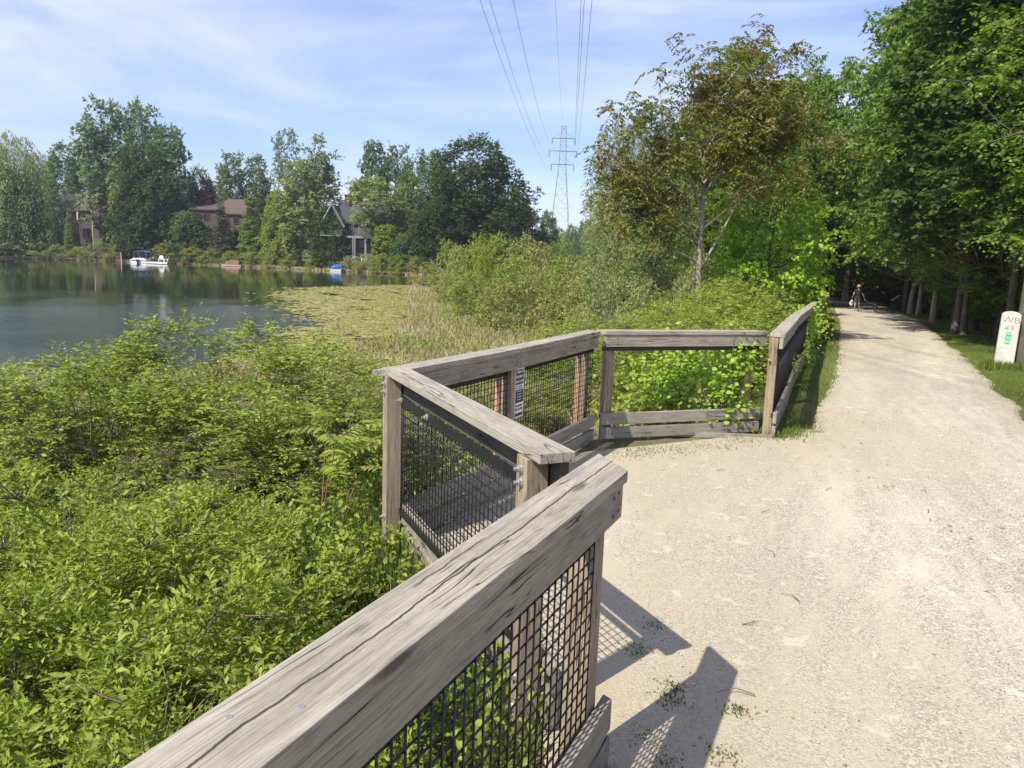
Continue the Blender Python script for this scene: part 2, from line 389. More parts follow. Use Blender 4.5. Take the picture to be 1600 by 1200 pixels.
def build_ground():
    xs = nonuni(-2500, 2500, 3.0, 270, 8.0); ys = nonuni(-600, 4000, 10.0, 280, 7.4)
    X, Y = np.meshgrid(xs, ys)
    Z = ground_z(X, Y)
    far = np.hypot(X, Y) > 400
    Z = np.where(far & (Z < 0), 0.5, Z)
    V = np.stack([X, Y, Z], -1).reshape(-1, 3)
    ny, nx = X.shape
    idx = np.arange(ny * nx).reshape(ny, nx)
    F = np.stack([idx[:-1, :-1], idx[:-1, 1:], idx[1:, 1:], idx[1:, :-1]], -1).reshape(-1, 4)
    me = mesh_np('ground', V, [(F, 0)], smooth=True)
    # zone: 0 marsh / grass, 1 woodland litter
    wood = np.clip((X - pright(Y) - 1.8) / 1.2, 0, 1) * (Y < 150) * (Y > -5)
    verge = (X > pleft(Y) - 1.2) & (X <= pright(Y) + 2.2)
    near = np.where(X < 3.2, np.clip(1 - np.abs(seg_dist(X, Y, FENCE)) / 1.2, 0, 1), 0)
    a = me.color_attributes.new('zone', 'FLOAT_COLOR', 'POINT')
    c = np.zeros((len(V), 4), np.float32); c[:, 0] = wood.ravel(); c[:, 1] = verge.ravel(); c[:, 2] = near.ravel(); c[:, 3] = 1
    a.data.foreach_set('color', c.ravel())
    m, N, L, b = new_mat('meadow_soil')
    t = N.new('ShaderNodeTexCoord'); at = N.new('ShaderNodeVertexColor'); at.layer_name = 'zone'
    sp = N.new('ShaderNodeSeparateColor'); L.new(at.outputs[0], sp.inputs[0])
    n1 = noise_node(N, 1.3, 6, 0.65); n2 = noise_node(N, 14, 6, 0.7); n3 = noise_node(N, 0.18, 3)
    for n in (n1, n2, n3): L.new(t.outputs['Object'], n.inputs['Vector'])
    grass = mix(N, L, n1.outputs['Fac'], (0.055, 0.085, 0.02), (0.13, 0.135, 0.045))
    grass = mix(N, L, ramp_out(N, L, n2.outputs['Fac'], [(0.35, (0, 0, 0)), (0.7, (.8, .8, .8))]), grass, (0.17, 0.15, 0.075))
    lit = mix(N, L, n2.outputs['Fac'], (0.05, 0.036, 0.022), (0.19, 0.14, 0.09))
    lit = mix(N, L, ramp_out(N, L, n1.outputs['Fac'], [(0.45, (0, 0, 0)), (0.6, (1, 1, 1))]), lit, (0.06, 0.07, 0.02))
    vg = mix(N, L, ramp_out(N, L, n1.outputs['Fac'], [(0.3, (0, 0, 0)), (0.72, (1, 1, 1))]), (0.105, 0.135, 0.03), (0.21, 0.19, 0.09))
    c1 = mix(N, L, sp.outputs[1], grass, vg); c1 = mix(N, L, sp.outputs[0], c1, lit)
    c1 = mix(N, L, math_n(N, L, 'MULTIPLY', sp.outputs[2], 0.5), c1, (0.20, 0.165, 0.11))
    L.new(c1, b.inputs['Base Color']); b.inputs['Roughness'].default_value = 0.95; b.inputs['Specular IOR Level'].default_value = 0.1
    bp = N.new('ShaderNodeBump'); bp.inputs['Distance'].default_value = 0.04; L.new(n2.outputs['Fac'], bp.inputs['Height']); L.new(bp.outputs[0], b.inputs['Normal'])
    me.materials.append(m)
    tag(link('ground', me), kind='structure')

def build_path():
    ys = np.concatenate([np.arange(-6, 20, 0.12), np.arange(20, 96, 0.4)])
    rows = []; nx = 60
    for i, y in enumerate(ys):
        # left edge: the overlook keeps the gravel up to the fence
        if y < 7.0:
            if y < 2.2: xl = -1.35 + (y + 1.2) * 0.432
            elif y < 2.9: xl = 0.12
            elif y < 4.6: xl = 0.2 - (y - 2.9) * 0.482
            else: xl = -0.62 + (y - 4.6) * 0.493
            xl += 0.04
        elif y < 8.35: xl = -0.62 + 2.4 * 0.493 + 0.04 + (y - 7.0) * (3.15 - 0.6) / 1.35
        else: xl = float(pleft(y))
        w = 0.10 if y > 8.3 else 0.02
        xl += w * mnoise.noise((y * 1.7, 3.1, 0)) + w * 0.7 * mnoise.noise((y * 6.0, 9.1, 0))
        xr = float(pright(y)) + 0.16 * mnoise.noise((y * 1.1, 7.7, 0)) + 0.08 * mnoise.noise((y * 5.1, 1.7, 0))
        t = np.linspace(0, 1, nx) ** 1.0
        x = xl + (xr - xl) * t
        edge = np.minimum(t, 1 - t) * (xr - xl)
        # a slight cambered bed with shallow relief
        z = float(zpath(y)) + 0.012 * np.array([mnoise.noise((a * 1.1, y * 0.6, 0)) for a in x]) * np.clip(edge / 0.3, 0, 1) + 0.008 - 0.045 * np.clip(1 - edge / 0.12, 0, 1) * (1 if y > 8.3 else 0.3)
        rows.append(np.stack([x, np.full(nx, y), z], -1))
    V = np.array(rows); ny = len(ys); idx = np.arange(ny * nx).reshape(ny, nx)
    F = np.stack([idx[:-1, :-1], idx[:-1, 1:], idx[1:, 1:], idx[1:, :-1]], -1).reshape(-1, 4)
    m, N, L, b = new_mat('limestone_gravel')
    t = N.new('ShaderNodeTexCoord')
    rot = N.new('ShaderNodeMapping'); rot.inputs['Scale'].default_value = (1.0, 0.22, 1)
    rot0 = N.new('ShaderNodeMapping'); rot0.inputs['Rotation'].default_value = (0, 0, R(23)); L.new(t.outputs['Object'], rot0.inputs['Vector']); L.new(rot0.outputs[0], rot.inputs['Vector'])
    big = noise_node(N, 0.9, 7, 0.65, 0.4); L.new(rot.outputs[0], big.inputs['Vector'])
    pat = noise_node(N, 5.5, 6, 0.7, 0.3); L.new(rot.outputs[0], pat.inputs['Vector'])
    fine = noise_node(N, 260, 3, 0.8); L.new(t.outputs['Object'], fine.inputs['Vector'])
    vo = N.new('ShaderNodeTexVoronoi'); vo.inputs['Scale'].default_value = 120; L.new(t.outputs['Object'], vo.inputs['Vector'])
    vs = N.new('ShaderNodeTexVoronoi'); vs.inputs['Scale'].default_value = 55; L.new(t.outputs['Object'], vs.inputs['Vector'])
    grav = ramp_out(N, L, vo.outputs['Color'], [(0.1, (0.20, 0.175, 0.14)), (0.5, (0.41, 0.365, 0.295)), (0.9, (0.62, 0.555, 0.45))])
    dust = mix(N, L, fine.outputs['Fac'], (0.47, 0.415, 0.325), (0.63, 0.56, 0.45))
    f = math_n(N, L, 'ADD', math_n(N, L, 'MULTIPLY', pat.outputs['Fac'], 0.75), math_n(N, L, 'MULTIPLY', big.outputs['Fac'], 0.75))
    f = ramp_out(N, L, f, [(0.70, (0.05, 0.05, 0.05)), (0.90, (0.9, 0.9, 0.9))])
    c = mix(N, L, f, grav, dust)
    bl = noise_node(N, 8.5, 5, 0.6, 0.6); L.new(rot0.outputs[0], bl.inputs['Vector'])
    c = mix(N, L, ramp_out(N, L, bl.outputs['Fac'], [(0.60, (0, 0, 0)), (0.67, (.75, .75, .75))]), c, (0.70, 0.63, 0.49))
    dk = noise_node(N, 0.55, 4, 0.6); L.new(rot.outputs[0], dk.inputs['Vector'])
    c = mix(N, L, 1.0, c, ramp_out(N, L, dk.outputs['Fac'], [(0.34, (0.80, 0.79, 0.78)), (0.60, (1.04, 1.03, 1.0))]), 'MULTIPLY')
    # dark chips and pale chips
    c = mix(N, L, ramp_out(N, L, vs.outputs['Distance'], [(0.07, (.75, .75, .75)), (0.13, (0, 0, 0))]), c, ramp_out(N, L, vs.outputs['Color'], [(0.45, (0.14, 0.12, 0.10)), (0.55, (0.50, 0.45, 0.38)), (0.9, (0.74, 0.69, 0.60))]))
    # trodden brown earth by the overlook and edges (attribute painted from distance to the fence)
    at = N.new('ShaderNodeVertexColor'); at.layer_name = 'earth'
    c = mix(N, L, math_n(N, L, 'MULTIPLY', math_n(N, L, 'MULTIPLY', at.outputs[0], pat.outputs['Fac']), 1.5, True), c, mix(N, L, fine.outputs['Fac'], (0.30, 0.245, 0.165), (0.46, 0.39, 0.28)))
    L.new(c, b.inputs['Base Color']); b.inputs['Roughness'].default_value = 0.95; b.inputs['Specular IOR Level'].default_value = 0.15
    h = math_n(N, L, 'ADD', math_n(N, L, 'MULTIPLY', vo.outputs['Distance'], -0.5), math_n(N, L, 'MULTIPLY', pat.outputs['Fac'], 0.8))
    bp = N.new('ShaderNodeBump'); bp.inputs['Strength'].default_value = 0.7; bp.inputs['Distance'].default_value = 0.008
    L.new(h, bp.inputs['Height']); L.new(bp.outputs[0], b.inputs['Normal'])
    me = mesh_np('path', V.reshape(-1, 3), [(F, 0)], [m], smooth=True)
    P = V.reshape(-1, 3); d = seg_dist(P[:, 0], P[:, 1], FENCE)
    e = np.clip(1.0 - d / 2.6, 0, 1) ** .7 * np.where(P[:, 1] > 9, 0.6, 1.0)
    e = np.maximum(e, np.clip(1 - (pright(P[:, 1]) - P[:, 0]) / 0.5, 0, 0.6))
    a = me.color_attributes.new('earth', 'FLOAT_COLOR', 'POINT')
    c4 = np.ones((len(P), 4), np.float32); c4[:, :3] = e[:, None]; a.data.foreach_set('color', c4.ravel())
    tag(link('path', me), kind='structure')

def build_water():
    m, N, L, b = new_mat('lake_water')
    b.inputs['Base Color'].default_value = (0.018, 0.028, 0.012, 1)
    b.inputs['Roughness'].default_value = 0.04; b.inputs['IOR'].default_value = 1.37
    t = N.new('ShaderNodeTexCoord')
    mp = N.new('ShaderNodeMapping'); mp.inputs['Rotation'].default_value = (0, 0, 0.3); mp.inputs['Scale'].default_value = (1.0, 2.2, 1); L.new(t.outputs['Object'], mp.inputs['Vector'])
    w1 = noise_node(N, 2.2, 5, 0.62, 0.3); L.new(mp.outputs[0], w1.inputs['Vector'])
    wind = noise_node(N, 0.11, 3, 0.5); L.new(t.outputs['Object'], wind.inputs['Vector'])
    sx = N.new('ShaderNodeSeparateXYZ'); L.new(t.outputs['Object'], sx.inputs[0])
    # breeze ruffles the nearer water, the far shore lies calm
    near = N.new('ShaderNodeMapRange'); near.inputs['From Min'].default_value = 50; near.inputs['From Max'].default_value = 27
    near.inputs['To Min'].default_value = 0.03; near.inputs['To Max'].default_value = 1.0; L.new(sx.outputs['Y'], near.inputs['Value'])
    st = math_n(N, L, 'MULTIPLY', near.outputs[0], ramp_out(N, L, wind.outputs['Fac'], [(0.38, (.12, .12, .12)), (0.58, (1, 1, 1))]))
    bp = N.new('ShaderNodeBump'); bp.inputs['Distance'].default_value = 0.09
    L.new(math_n(N, L, 'MULTIPLY', st, 1.0), bp.inputs['Strength']); L.new(w1.outputs['Fac'], bp.inputs['Height']); L.new(bp.outputs[0], b.inputs['Normal'])
    P = LAKE.copy(); bm = bmesh.new()
    c = np.array([-80.0, 60.0])
    vs = [bm.verts.new((x + (1.5 if x > -30 else 0) * (1 if y < 105 else 0), y - (1.5 if y < 20 else 0) + (1.5 if y > 107 else 0), WATER_Z)) for x, y in P]
    bm.faces.new(vs); bmesh.ops.triangulate(bm, faces=bm.faces[:])
    tag(link('water', bm_mesh('water', bm, m)), kind='structure')

build_ground(); build_path(); build_water()

# ------------------------------------------------------------------ plants: generators
TEMPL = {
 'diamond': (np.array([(0, 0, 0), (.45, .5, .10), (1, 0, -.04), (.45, -.5, .10)]), [np.array([(0, 2, 1), (0, 3, 2)])]),
 'ovate': (np.array([(0, 0, 0), (.28, .46, .09), (.68, .36, .06), (1, 0, -.12), (.68, -.36, .06), (.28, -.46, .09)]), [np.array([(0, 3, 2, 1), (0, 5, 4, 3)])]),
 'round': (np.array([(0, 0, 0), (.15, .42, .05), (.6, .52, .04), (1, 0, -.10), (.6, -.52, .04), (.15, -.42, .05)]), [np.array([(0, 3, 2, 1), (0, 5, 4, 3)])]),
}

def unit(a):
    return a / (np.linalg.norm(a, axis=-1, keepdims=True) + 1e-9)

def leaves(P, A, Nn, Ln, W, templ):
    T, Fs = TEMPL[templ]
    A = unit(A); S = unit(np.cross(Nn, A)); Nn = np.cross(A, S)
    n = len(P); k = len(T)
    V = P[:, None, :] + Ln[:, None, None] * (T[None, :, 0, None] * A[:, None, :] + (T[None, :, 1, None] * W[:, None, None]) * S[:, None, :] + T[None, :, 2, None] * Nn[:, None, :])
    F = [(f[None] + (np.arange(n) * k)[:, None, None]).reshape(-1, f.shape[1]) for f in Fs]
    return V.reshape(-1, 3), F

def tubes(Pts, Rad, sides=4):
    """Pts (B,k,3), Rad (B,k)"""
    B, k, _ = Pts.shape
    d = unit(Pts[:, -1] - Pts[:, 0]); ref = np.where(np.abs(d[:, 2:3]) < 0.9, np.array([[0, 0, 1.0]]), np.array([[1.0, 0, 0]]))
    s = unit(np.cross(d, ref)); u = np.cross(s, d)
    a = np.arange(sides) * 2 * np.pi / sides
    ring = np.cos(a)[None, :, None] * s[:, None, :] + np.sin(a)[None, :, None] * u[:, None, :]
    V = Pts[:, :, None, :] + Rad[:, :, None, None] * ring[:, None, :, :]
    idx = np.arange(B * k * sides).reshape(B, k, sides)
    q = np.stack([idx[:, :-1, :], np.roll(idx, -1, 2)[:, :-1, :], np.roll(idx, -1, 2)[:, 1:, :], idx[:, 1:, :]], -1).reshape(-1, 4)
    return V.reshape(-1, 3), q

def plant(name, seed, H=10.0, Rr=3.5, cb=0.25, prof=None, nclus=80, csize=0.9, ntwig=16, nleaf=8, twig=0.6, leaf=0.2, lw=0.7, templ='diamond',
          up=0.25, droop=0.15, nn=0.5, trunk_r=0.18, shrub=False, wood=0, fill=0.35, lean=(0, 0), flat=0.7, compound=False, inner_twigs=0, trunk_top=0.88):
    """Returns (wood mesh, leaf mesh). Clusters of leafy twigs on limbs."""
    g = np.random.default_rng(seed)
    prof = prof or (lambda h: np.sqrt(np.clip(1 - (2 * h - 0.85) ** 2 / 1.35, 0.03, 1)))
    h = g.uniform(0, 1, nclus * 6); keep = g.uniform(0, 1, len(h)) < np.clip(prof(h), 0.08, 1); h = h[keep][:nclus]; n = len(h)
    th = np.arange(n) * 2.39996 + g.uniform(0, 1.2, n)
    # lobed outline
    lob = 1 + 0.22 * np.sin(th * 3 + seed) * np.sin(h * 9 + seed * 2) + g.normal(0, 0.10, n)
    rr = Rr * prof(h) * lob * np.sqrt(g.uniform(fill, 1, n))
    zc = H * (cb + (1 - cb) * h)
    C = np.stack([rr * np.cos(th) + lean[0] * h, rr * np.sin(th) + lean[1] * h, zc], -1)
    V = []; Fq = []; off = 0
    def put(v, q):
        nonlocal off
        V.append(v); Fq.append(q + off); off += len(v)
    k = 6
    if not shrub:
        tz = np.linspace(0, trunk_top * H, 9)
        wob = np.cumsum(g.normal(0, 0.012 * H, (9, 2)), 0); wob[0] = 0; wob[1] *= 0.3
        tp = np.stack([wob[:, 0] + lean[0] * (tz / H) ** 2, wob[:, 1] + lean[1] * (tz / H) ** 2, tz], -1)
        tr = trunk_r * (1 - 0.86 * (tz / tz[-1])) ; tr[0] *= 1.35
        put(*tubes(tp[None], tr[None], 8))
        hs = np.clip(zc - g.uniform(0.35, 0.8, n) * np.maximum(rr, 0.12 * H), cb * 0.62 * H, 0.86 * trunk_top * H)
        S = np.stack([np.interp(hs, tz, tp[:, 0]), np.interp(hs, tz, tp[:, 1]), hs], -1)
        br = np.interp(hs, tz, tr) * 0.42
    else:
        S = np.stack([g.normal(0, 0.10 * Rr, n), g.normal(0, 0.10 * Rr, n), np.zeros(n)], -1)
        br = np.full(n, trunk_r) * g.uniform(0.5, 1, n)
    t = np.linspace(0, 1, k)[None, :, None]
    mid = S * 0.5 + C * 0.5 + np.stack([g.normal(0, .05 * Rr, n), g.normal(0, .05 * Rr, n), (0.10 if shrub else -0.04) * H * np.ones(n)], -1)
    if shrub: mid[:, :2] = S[:, :2] * .62 + C[:, :2] * .38
    P = S[:, None] * (1 - t) ** 2 + 2 * mid[:, None] * t * (1 - t) + C[:, None] * t ** 2
    P[:, 1:-1] += g.normal(0, 0.010 * H, (n, k - 2, 3))
    Rad = br[:, None] * (1 - 0.85 * np.linspace(0, 1, k)[None])
    put(*tubes(P, Rad, 4 if n > 60 else 5))
    # twigs
    m = n * ntwig; ci = np.repeat(np.arange(n), ntwig)
    off3 = g.normal(0, 1, (m, 3)); off3[:, 2] *= flat; off3 = unit(off3) * (g.uniform(0, 1, (m, 1)) ** 0.5) * csize * g.uniform(0.75, 1.25, n)[ci][:, None]
    off3[:, 2] *= flat
    P0 = C[ci] + off3
    outw = unit(off3 + 1e-4) + 0.35 * unit(np.concatenate([C[ci][:, :2], np.zeros((m, 1))], 1) + 1e-4)
    D = unit(outw + g.normal(0, 0.55, (m, 3)) + np.array([0, 0, up]))
    TL = twig * g.uniform(0.5, 1.25, m)
    if inner_twigs:
        sel = g.random(m) < inner_twigs
        q0 = C[ci][sel]; q1 = (P0 + D * TL[:, None])[sel]; mm = (q0 + q1) / 2 + g.normal(0, .05 * csize, q0.shape)
        put(*tubes(np.stack([q0, mm, q1], 1), np.tile(np.array([[1.0, .7, .3]]) * max(0.004, br.mean() * .14), (len(q0), 1)), 3))
    # leaves along twigs
    j = np.tile(np.arange(nleaf), m); ti = np.repeat(np.arange(m), nleaf)
    tt = (j + g.uniform(0.2, 0.9, len(j))) / nleaf
    Pl = P0[ti] + D[ti] * (TL[ti] * tt)[:, None] - np.array([0, 0, 1.0]) * (droop * TL[ti] * tt ** 2)[:, None]
    side = unit(np.cross(D, np.array([0, 0, 1.0])) + 1e-5)[ti] * np.where(j % 2 == 0, 1, -1)[:, None]
    A = D[ti] * 0.55 + side * (0.9 if not compound else 1.1) + g.normal(0, 0.28, (len(ti), 3)); A[:, 2] -= droop
    Nl = np.array([0, 0, 1.0]) + g.normal(0, nn, (len(ti), 3)) + 0.25 * outw[ti]
    Ln = leaf * g.uniform(0.6, 1.2, len(ti)) * (1.0 - 0.25 * tt)
    LV, LF_ = leaves(Pl, A, Nl, Ln, np.full(len(ti), lw), templ)
    wm = mesh_np(name + '_wood', np.concatenate(V), [(np.concatenate(Fq), 0)], smooth=True)
    lm = mesh_np(name + '_leaves', LV, [(f, 0) for f in LF_])
    wm.materials.append(None); lm.materials.append(None)
    return wm, lm

KIND_PARTS = {'tree': ('trunk', 'crown'), 'shrub': ('stems', 'foliage')}
def put_plant(kind, name, pair, loc, scale, rot, bark, leaf, label, cat, group=None, tilt=(0, 0)):
    e = empty(name, loc); e.rotation_euler = (tilt[0], tilt[1], rot)
    e.scale = scale if isinstance(scale, tuple) else (scale,) * 3
    a, b = KIND_PARTS[kind]
    for nm, me, mt in ((a, pair[0], bark), (b, pair[1], leaf)):
        o = bpy.data.objects.new(nm, me); COL.objects.link(o); o.parent = e
        o.material_slots[0].link = 'OBJECT'; o.material_slots[0].material = mt
    tag(e, label, cat, group)
    return e

cone = lambda h: np.clip(1.02 - h, 0.03, 1)
oval = lambda h: np.sqrt(np.clip(1 - (2 * h - 0.95) ** 2 / 1.25, 0.03, 1))
dome = lambda h: np.sqrt(np.clip(1.03 - h ** 2.2, 0.03, 1))
column = lambda h: np.clip(np.sqrt(np.clip(1 - (2 * h - 0.9) ** 4 / 1.4, 0.03, 1)), 0, 1)
bushp = lambda h: np.sqrt(np.clip(1.02 - h ** 2, 0.04, 1))

# unit-height prototypes (H = 10) for the far shore and the middle distance
PR = {}
for i in range(3):
    PR['broad%d' % i] = plant('broad', 20 + i, 10, 3.6, 0.05, dome, 250, 0.70, 15, 7, 0.5, 0.27, 0.85, trunk_r=0.16, up=0.3, fill=0.45)
for i in range(3):
    PR['tall%d' % i] = plant('tall', 40 + i, 10, 2.3, 0.10, oval, 110, 0.66, 15, 7, 0.45, 0.32, 0.8, trunk_r=0.14, fill=0.2, up=0.35)
PR['oak'] = plant('oak', 25, 10, 4.3, 0.02, dome, 430, 0.62, 16, 7, 0.42, 0.22, 0.85, trunk_r=0.16, up=0.3, fill=0.5)
PR['high'] = plant('high', 66, 10, 2.7, 0.48, oval, 80, 0.62, 16, 7, 0.45, 0.26, 0.8, trunk_r=0.12, fill=0.3)
PR['open0'] = plant('open', 60, 10, 2.6, 0.22, oval, 52, 0.62, 16, 7, 0.45, 0.26, 0.75, trunk_r=0.13, fill=0.3)
PR['open1'] = plant('open', 61, 10, 2.4, 0.28, oval, 46, 0.62, 16, 7, 0.45, 0.26, 0.75, trunk_r=0.13, fill=0.3)
PR['conifer'] = plant('conifer', 70, 10, 2.2, 0.05, cone, 230, 0.40, 12, 7, 0.42, 0.25, 0.5, trunk_r=0.14, up=-0.1, flat=0.3, droop=0.3, trunk_top=0.98)
PR['weep'] = plant('weep', 75, 10, 4.6, 0.10, dome, 120, 0.8, 16, 9, 1.5, 0.34, 0.3, trunk_r=0.2, up=-0.9, droop=0.9)
for i in range(3):
    PR['bush%d' % i] = plant('bush', 80 + i, 3, 2.0, 0.08, bushp, 75, 0.42, 13, 7, 0.32, 0.16, 0.6, shrub=True, trunk_r=0.03, fill=0.3, inner_twigs=0.3)

_p = [0]
def shore_y(px):
    ds = np.arange(100, 150, 0.5); P = np.array([cross_px(px, 405, d)[:2] for d in ds]); ins = inside(P[:, 0], P[:, 1], LAKE)
    return float(ds[ins].max()) if ins.any() else 0.0
def far_tree(px, py_top, w, d, kind, leaf, label, cat='tree', name=None, bark=None, group=None, base=None, py_base=None):
    """A tree standing at distance d whose top shows at photo row py_top and whose crown is w photo pixels wide."""
    _p[0] += 1
    if d > 105 and px < 700: d = max(d, shore_y(px) + (1.5 if kind == 'bush' else 4.0))
    top = cross_px(px, py_top, d); z0 = gz(top.x, d) - 0.1
    if py_base is not None: z0 = cross_px(px, py_base, d).z
    Hh = top.z - z0; key = kind
    if kind == 'broad': key = 'broad%d' % (_p[0] % 3)
    if kind == 'tall': key = 'tall%d' % (_p[0] % 3)
    if kind == 'open': key = 'open%d' % (_p[0] % 2)
    if kind == 'bush': key = 'bush%d' % (_p[0] % 3)
    Hp = {'bush': 3.25}.get(kind, 10.0); Wp = {'oak': 10.4, 'broad': 9.2, 'tall': 6.5, 'open': 6.5, 'high': 6.6, 'conifer': 6.0, 'weep': 12.0, 'bush': 5.0}[kind]
    sx = w * d / 1215 / Wp; sz = Hh / Hp
    nm = name or ('shrub' if kind == 'bush' else 'deciduous_tree')
    return put_plant('shrub' if kind == 'bush' else 'tree', nm, PR[key], (top.x, d, z0), (sx, sx, sz), _p[0] * 1.7, bark or M_BARK, LF[leaf], label, cat, group)

# ------------------------------------------------------------------ far shore: trees
T = far_tree
T(12, 207, 165, 136, 'weep', 'willow', 'big pale weeping willow at the far left edge of the lake', name='weeping_willow')
T(18, 262, 100, 128, 'broad', 'far', 'rounded green maple in front of the weeping willow on the far shore', name='maple_tree')
T(100, 226, 90, 158, 'broad', 'far', 'green crown straight behind the roof of the leftmost brown house')
T(140, 232, 90, 160, 'tall', 'poplar', 'pale crown right of the roof of the leftmost brown house')
T(163, 158, 105, 140, 'tall', 'poplar', 'left and taller lobe of the highest cottonwood pair on the far shore', name='cottonwood_tree')
T(222, 162, 115, 142, 'broad', 'poplar', 'middle cottonwood of the highest group above the pontoon boat', name='cottonwood_tree')
T(262, 200, 80, 138, 'tall', 'poplar', 'right cottonwood sloping down beside the highest group on the far shore', name='cottonwood_tree')
T(190, 252, 56, 129, 'tall', 'willow', 'dull olive willow in front of the tall cottonwoods, right of the leftmost house', name='willow_tree')
T(210, 232, 90, 134, 'broad', 'dark', 'dark shaded tree under the highest cottonwoods behind the boat')
T(243, 236, 90, 131, 'broad', 'dark', 'dark tree with drooping skirts right behind the dock chairs')
T(238, 310, 26, 127, 'open', 'far', 'slim leaning tree with a bare pale trunk beside the dock', name='slim_tree', bark=M_BARKP)
T(107, 324, 32, 127, 'conifer', 'cypress', 'bright green cone shaped tree in front of the leftmost brown house', name='cypress_tree', cat='conifer')
T(63, 348, 34, 127, 'conifer', 'cypress', 'smaller green cone shaped tree left of the bright cone tree', name='cypress_tree', cat='conifer')
T(310, 262, 55, 145, 'broad', 'far', 'mid green tree right of the tall cottonwoods', )
T(323, 282, 56, 140, 'broad', 'purple', 'dark purple leaved tree above the middle brown house', name='purple_tree')
T(292, 330, 74, 128, 'broad', 'far', 'dense green tree left of the middle brown house', name='maple_tree')
T(363, 240, 66, 155, 'tall', 'poplar', 'pale poplar standing behind the middle brown house', name='poplar_tree')
T(398, 244, 56, 156, 'tall', 'poplar', 'pale poplar just left of the brown tipped spruce', name='poplar_tree')
T(370, 284, 40, 146, 'conifer', 'blue', 'bluish spruce behind the middle brown house', name='blue_spruce', cat='conifer')
T(411, 262, 66, 134, 'conifer', 'spruce', 'tall spruce with a brownish tip beside the middle house', name='spruce_tree', cat='conifer')
T(345, 314, 62, 131, 'conifer', 'spruce', 'dark pine with a bare trunk in front of the middle brown house', name='pine_tree', cat='conifer')
T(392, 292, 60, 131, 'conifer', 'cypress', 'layered green pine covering the right end of the middle house', name='pine_tree', cat='conifer')
T(448, 205, 64, 136, 'open', 'poplar', 'left of two high cottonwoods with gaps of sky left of the grey gabled house', name='cottonwood_tree')
T(493, 210, 92, 138, 'open', 'poplar', 'right cottonwood with an overhanging crown left of the grey gabled house', name='cottonwood_tree')
T(500, 240, 60, 137, 'tall', 'poplar', 'filled lower crown under the overhanging cottonwood', name='cottonwood_tree')
T(468, 250, 92, 124, 'tall', 'grey', 'greyish birch like tree standing at the water left of the grey gabled house', name='birch_tree', bark=M_BARKP)
T(432, 298, 58, 127, 'broad', 'mid', 'light green maple at the shore beside the greyish birch', name='maple_tree')
T(522, 330, 50, 124, 'broad', 'far', 'round tree in front of the left gable of the grey house')
T(512, 326, 66, 124, 'broad', 'dark', 'dark low tree hiding the left end of the grey gabled house')
T(556, 284, 34, 150, 'broad', 'yellow', 'small yellow green tree top behind the grey gabled house', name='yellow_tree')
T(585, 224, 64, 140, 'tall', 'poplar', 'pale poplar behind the thin lakeside tree right of the grey house', name='poplar_tree')
T(622, 228, 64, 141, 'tall', 'poplar', 'second pale poplar, between the first and the big dark oak', name='poplar_tree')
T(580, 280, 88, 121, 'high', 'willow', 'thin lakeside tree with a spreading olive crown over the grey house', name='willow_tree')
T(628, 290, 50, 124, 'broad', 'willow', 'soft olive tree beside the grey house, right of the thin lakeside tree', name='willow_tree')
T(668, 240, 120, 126, 'oak', 'far', 'broad green tree joining the left side of the big dark oak', name='oak_tree')
T(745, 217, 200, 120, 'oak', 'oak', 'biggest round dark green oak right of the houses', name='oak_tree')
T(796, 296, 115, 117, 'oak', 'oak', 'lower dark oak on the right flank of the biggest oak', name='oak_tree')
T(700, 300, 120, 115, 'oak', 'oak', 'shaded dark oak under the left side of the biggest oak', name='oak_tree')
T(857, 330, 46, 128, 'broad', 'far', 'small round tree at the right foot of the dark oaks below the pylon')
T(603, 352, 54, 117, 'tall', 'mid', 'bright young tree at the shore below the grey house', name='young_tree')
T(636, 365, 64, 114, 'broad', 'far', 'low leafy tree at the shore end right of the bright young tree')
T(664, 330, 80, 118, 'broad', 'dark', 'low shaded tree behind the shore end')
# background masses behind the houses
k = 0
for px, tp, w in ((-60, 235, 150), (-20, 240, 120), (60, 262, 90), (180, 250, 110), (280, 285, 90), (335, 292, 90), (430, 300, 90), (470, 290, 80), (640, 300, 110), (720, 300, 120)):
    T(px, tp, w, 170, 'broad', 'far', 'tree crown in the green mass behind the far shore houses', group='trees in the mass behind the far shore')
for px, tp, w, d in ((875, 358, 40, 190), (895, 352, 40, 185), (915, 345, 46, 180), (845, 362, 50, 170), (935, 350, 50, 160)):
    T(px, tp, w, d, 'broad', 'far', 'distant low tree near the foot of the pylon', group='distant trees below the pylon')
# shore shrubs
sh = [(-30, 372, 80), (15, 368, 80), (50, 374, 60), (88, 382, 50), (125, 384, 46), (152, 372, 44), (178, 380, 46), (262, 378, 60), (300, 384, 56), (332, 386, 50), (362, 390, 40),
      (395, 392, 44), (424, 393, 40), (452, 394, 40), (488, 402, 30), (548, 398, 40), (572, 394, 46), (600, 394, 50), (628, 396, 50), (652, 398, 46)]
shore = LAKE[12:19]
for i, (px, tp, w) in enumerate(sh):
    # stand 1.5 m behind the waterline along this sight line
    dd = 111.0
    what = ['low olive shrub', 'rounded green shrub', 'leafy shrub'][i % 3]
    T(px, tp, w, dd, 'bush', ('olive', 'mid', 'mid', 'olive')[i % 4] if i > 6 else ('olive', 'grey')[i % 2], 'shrub in the low band along the far waterline', cat='shrub', group='shrubs along the far waterline')

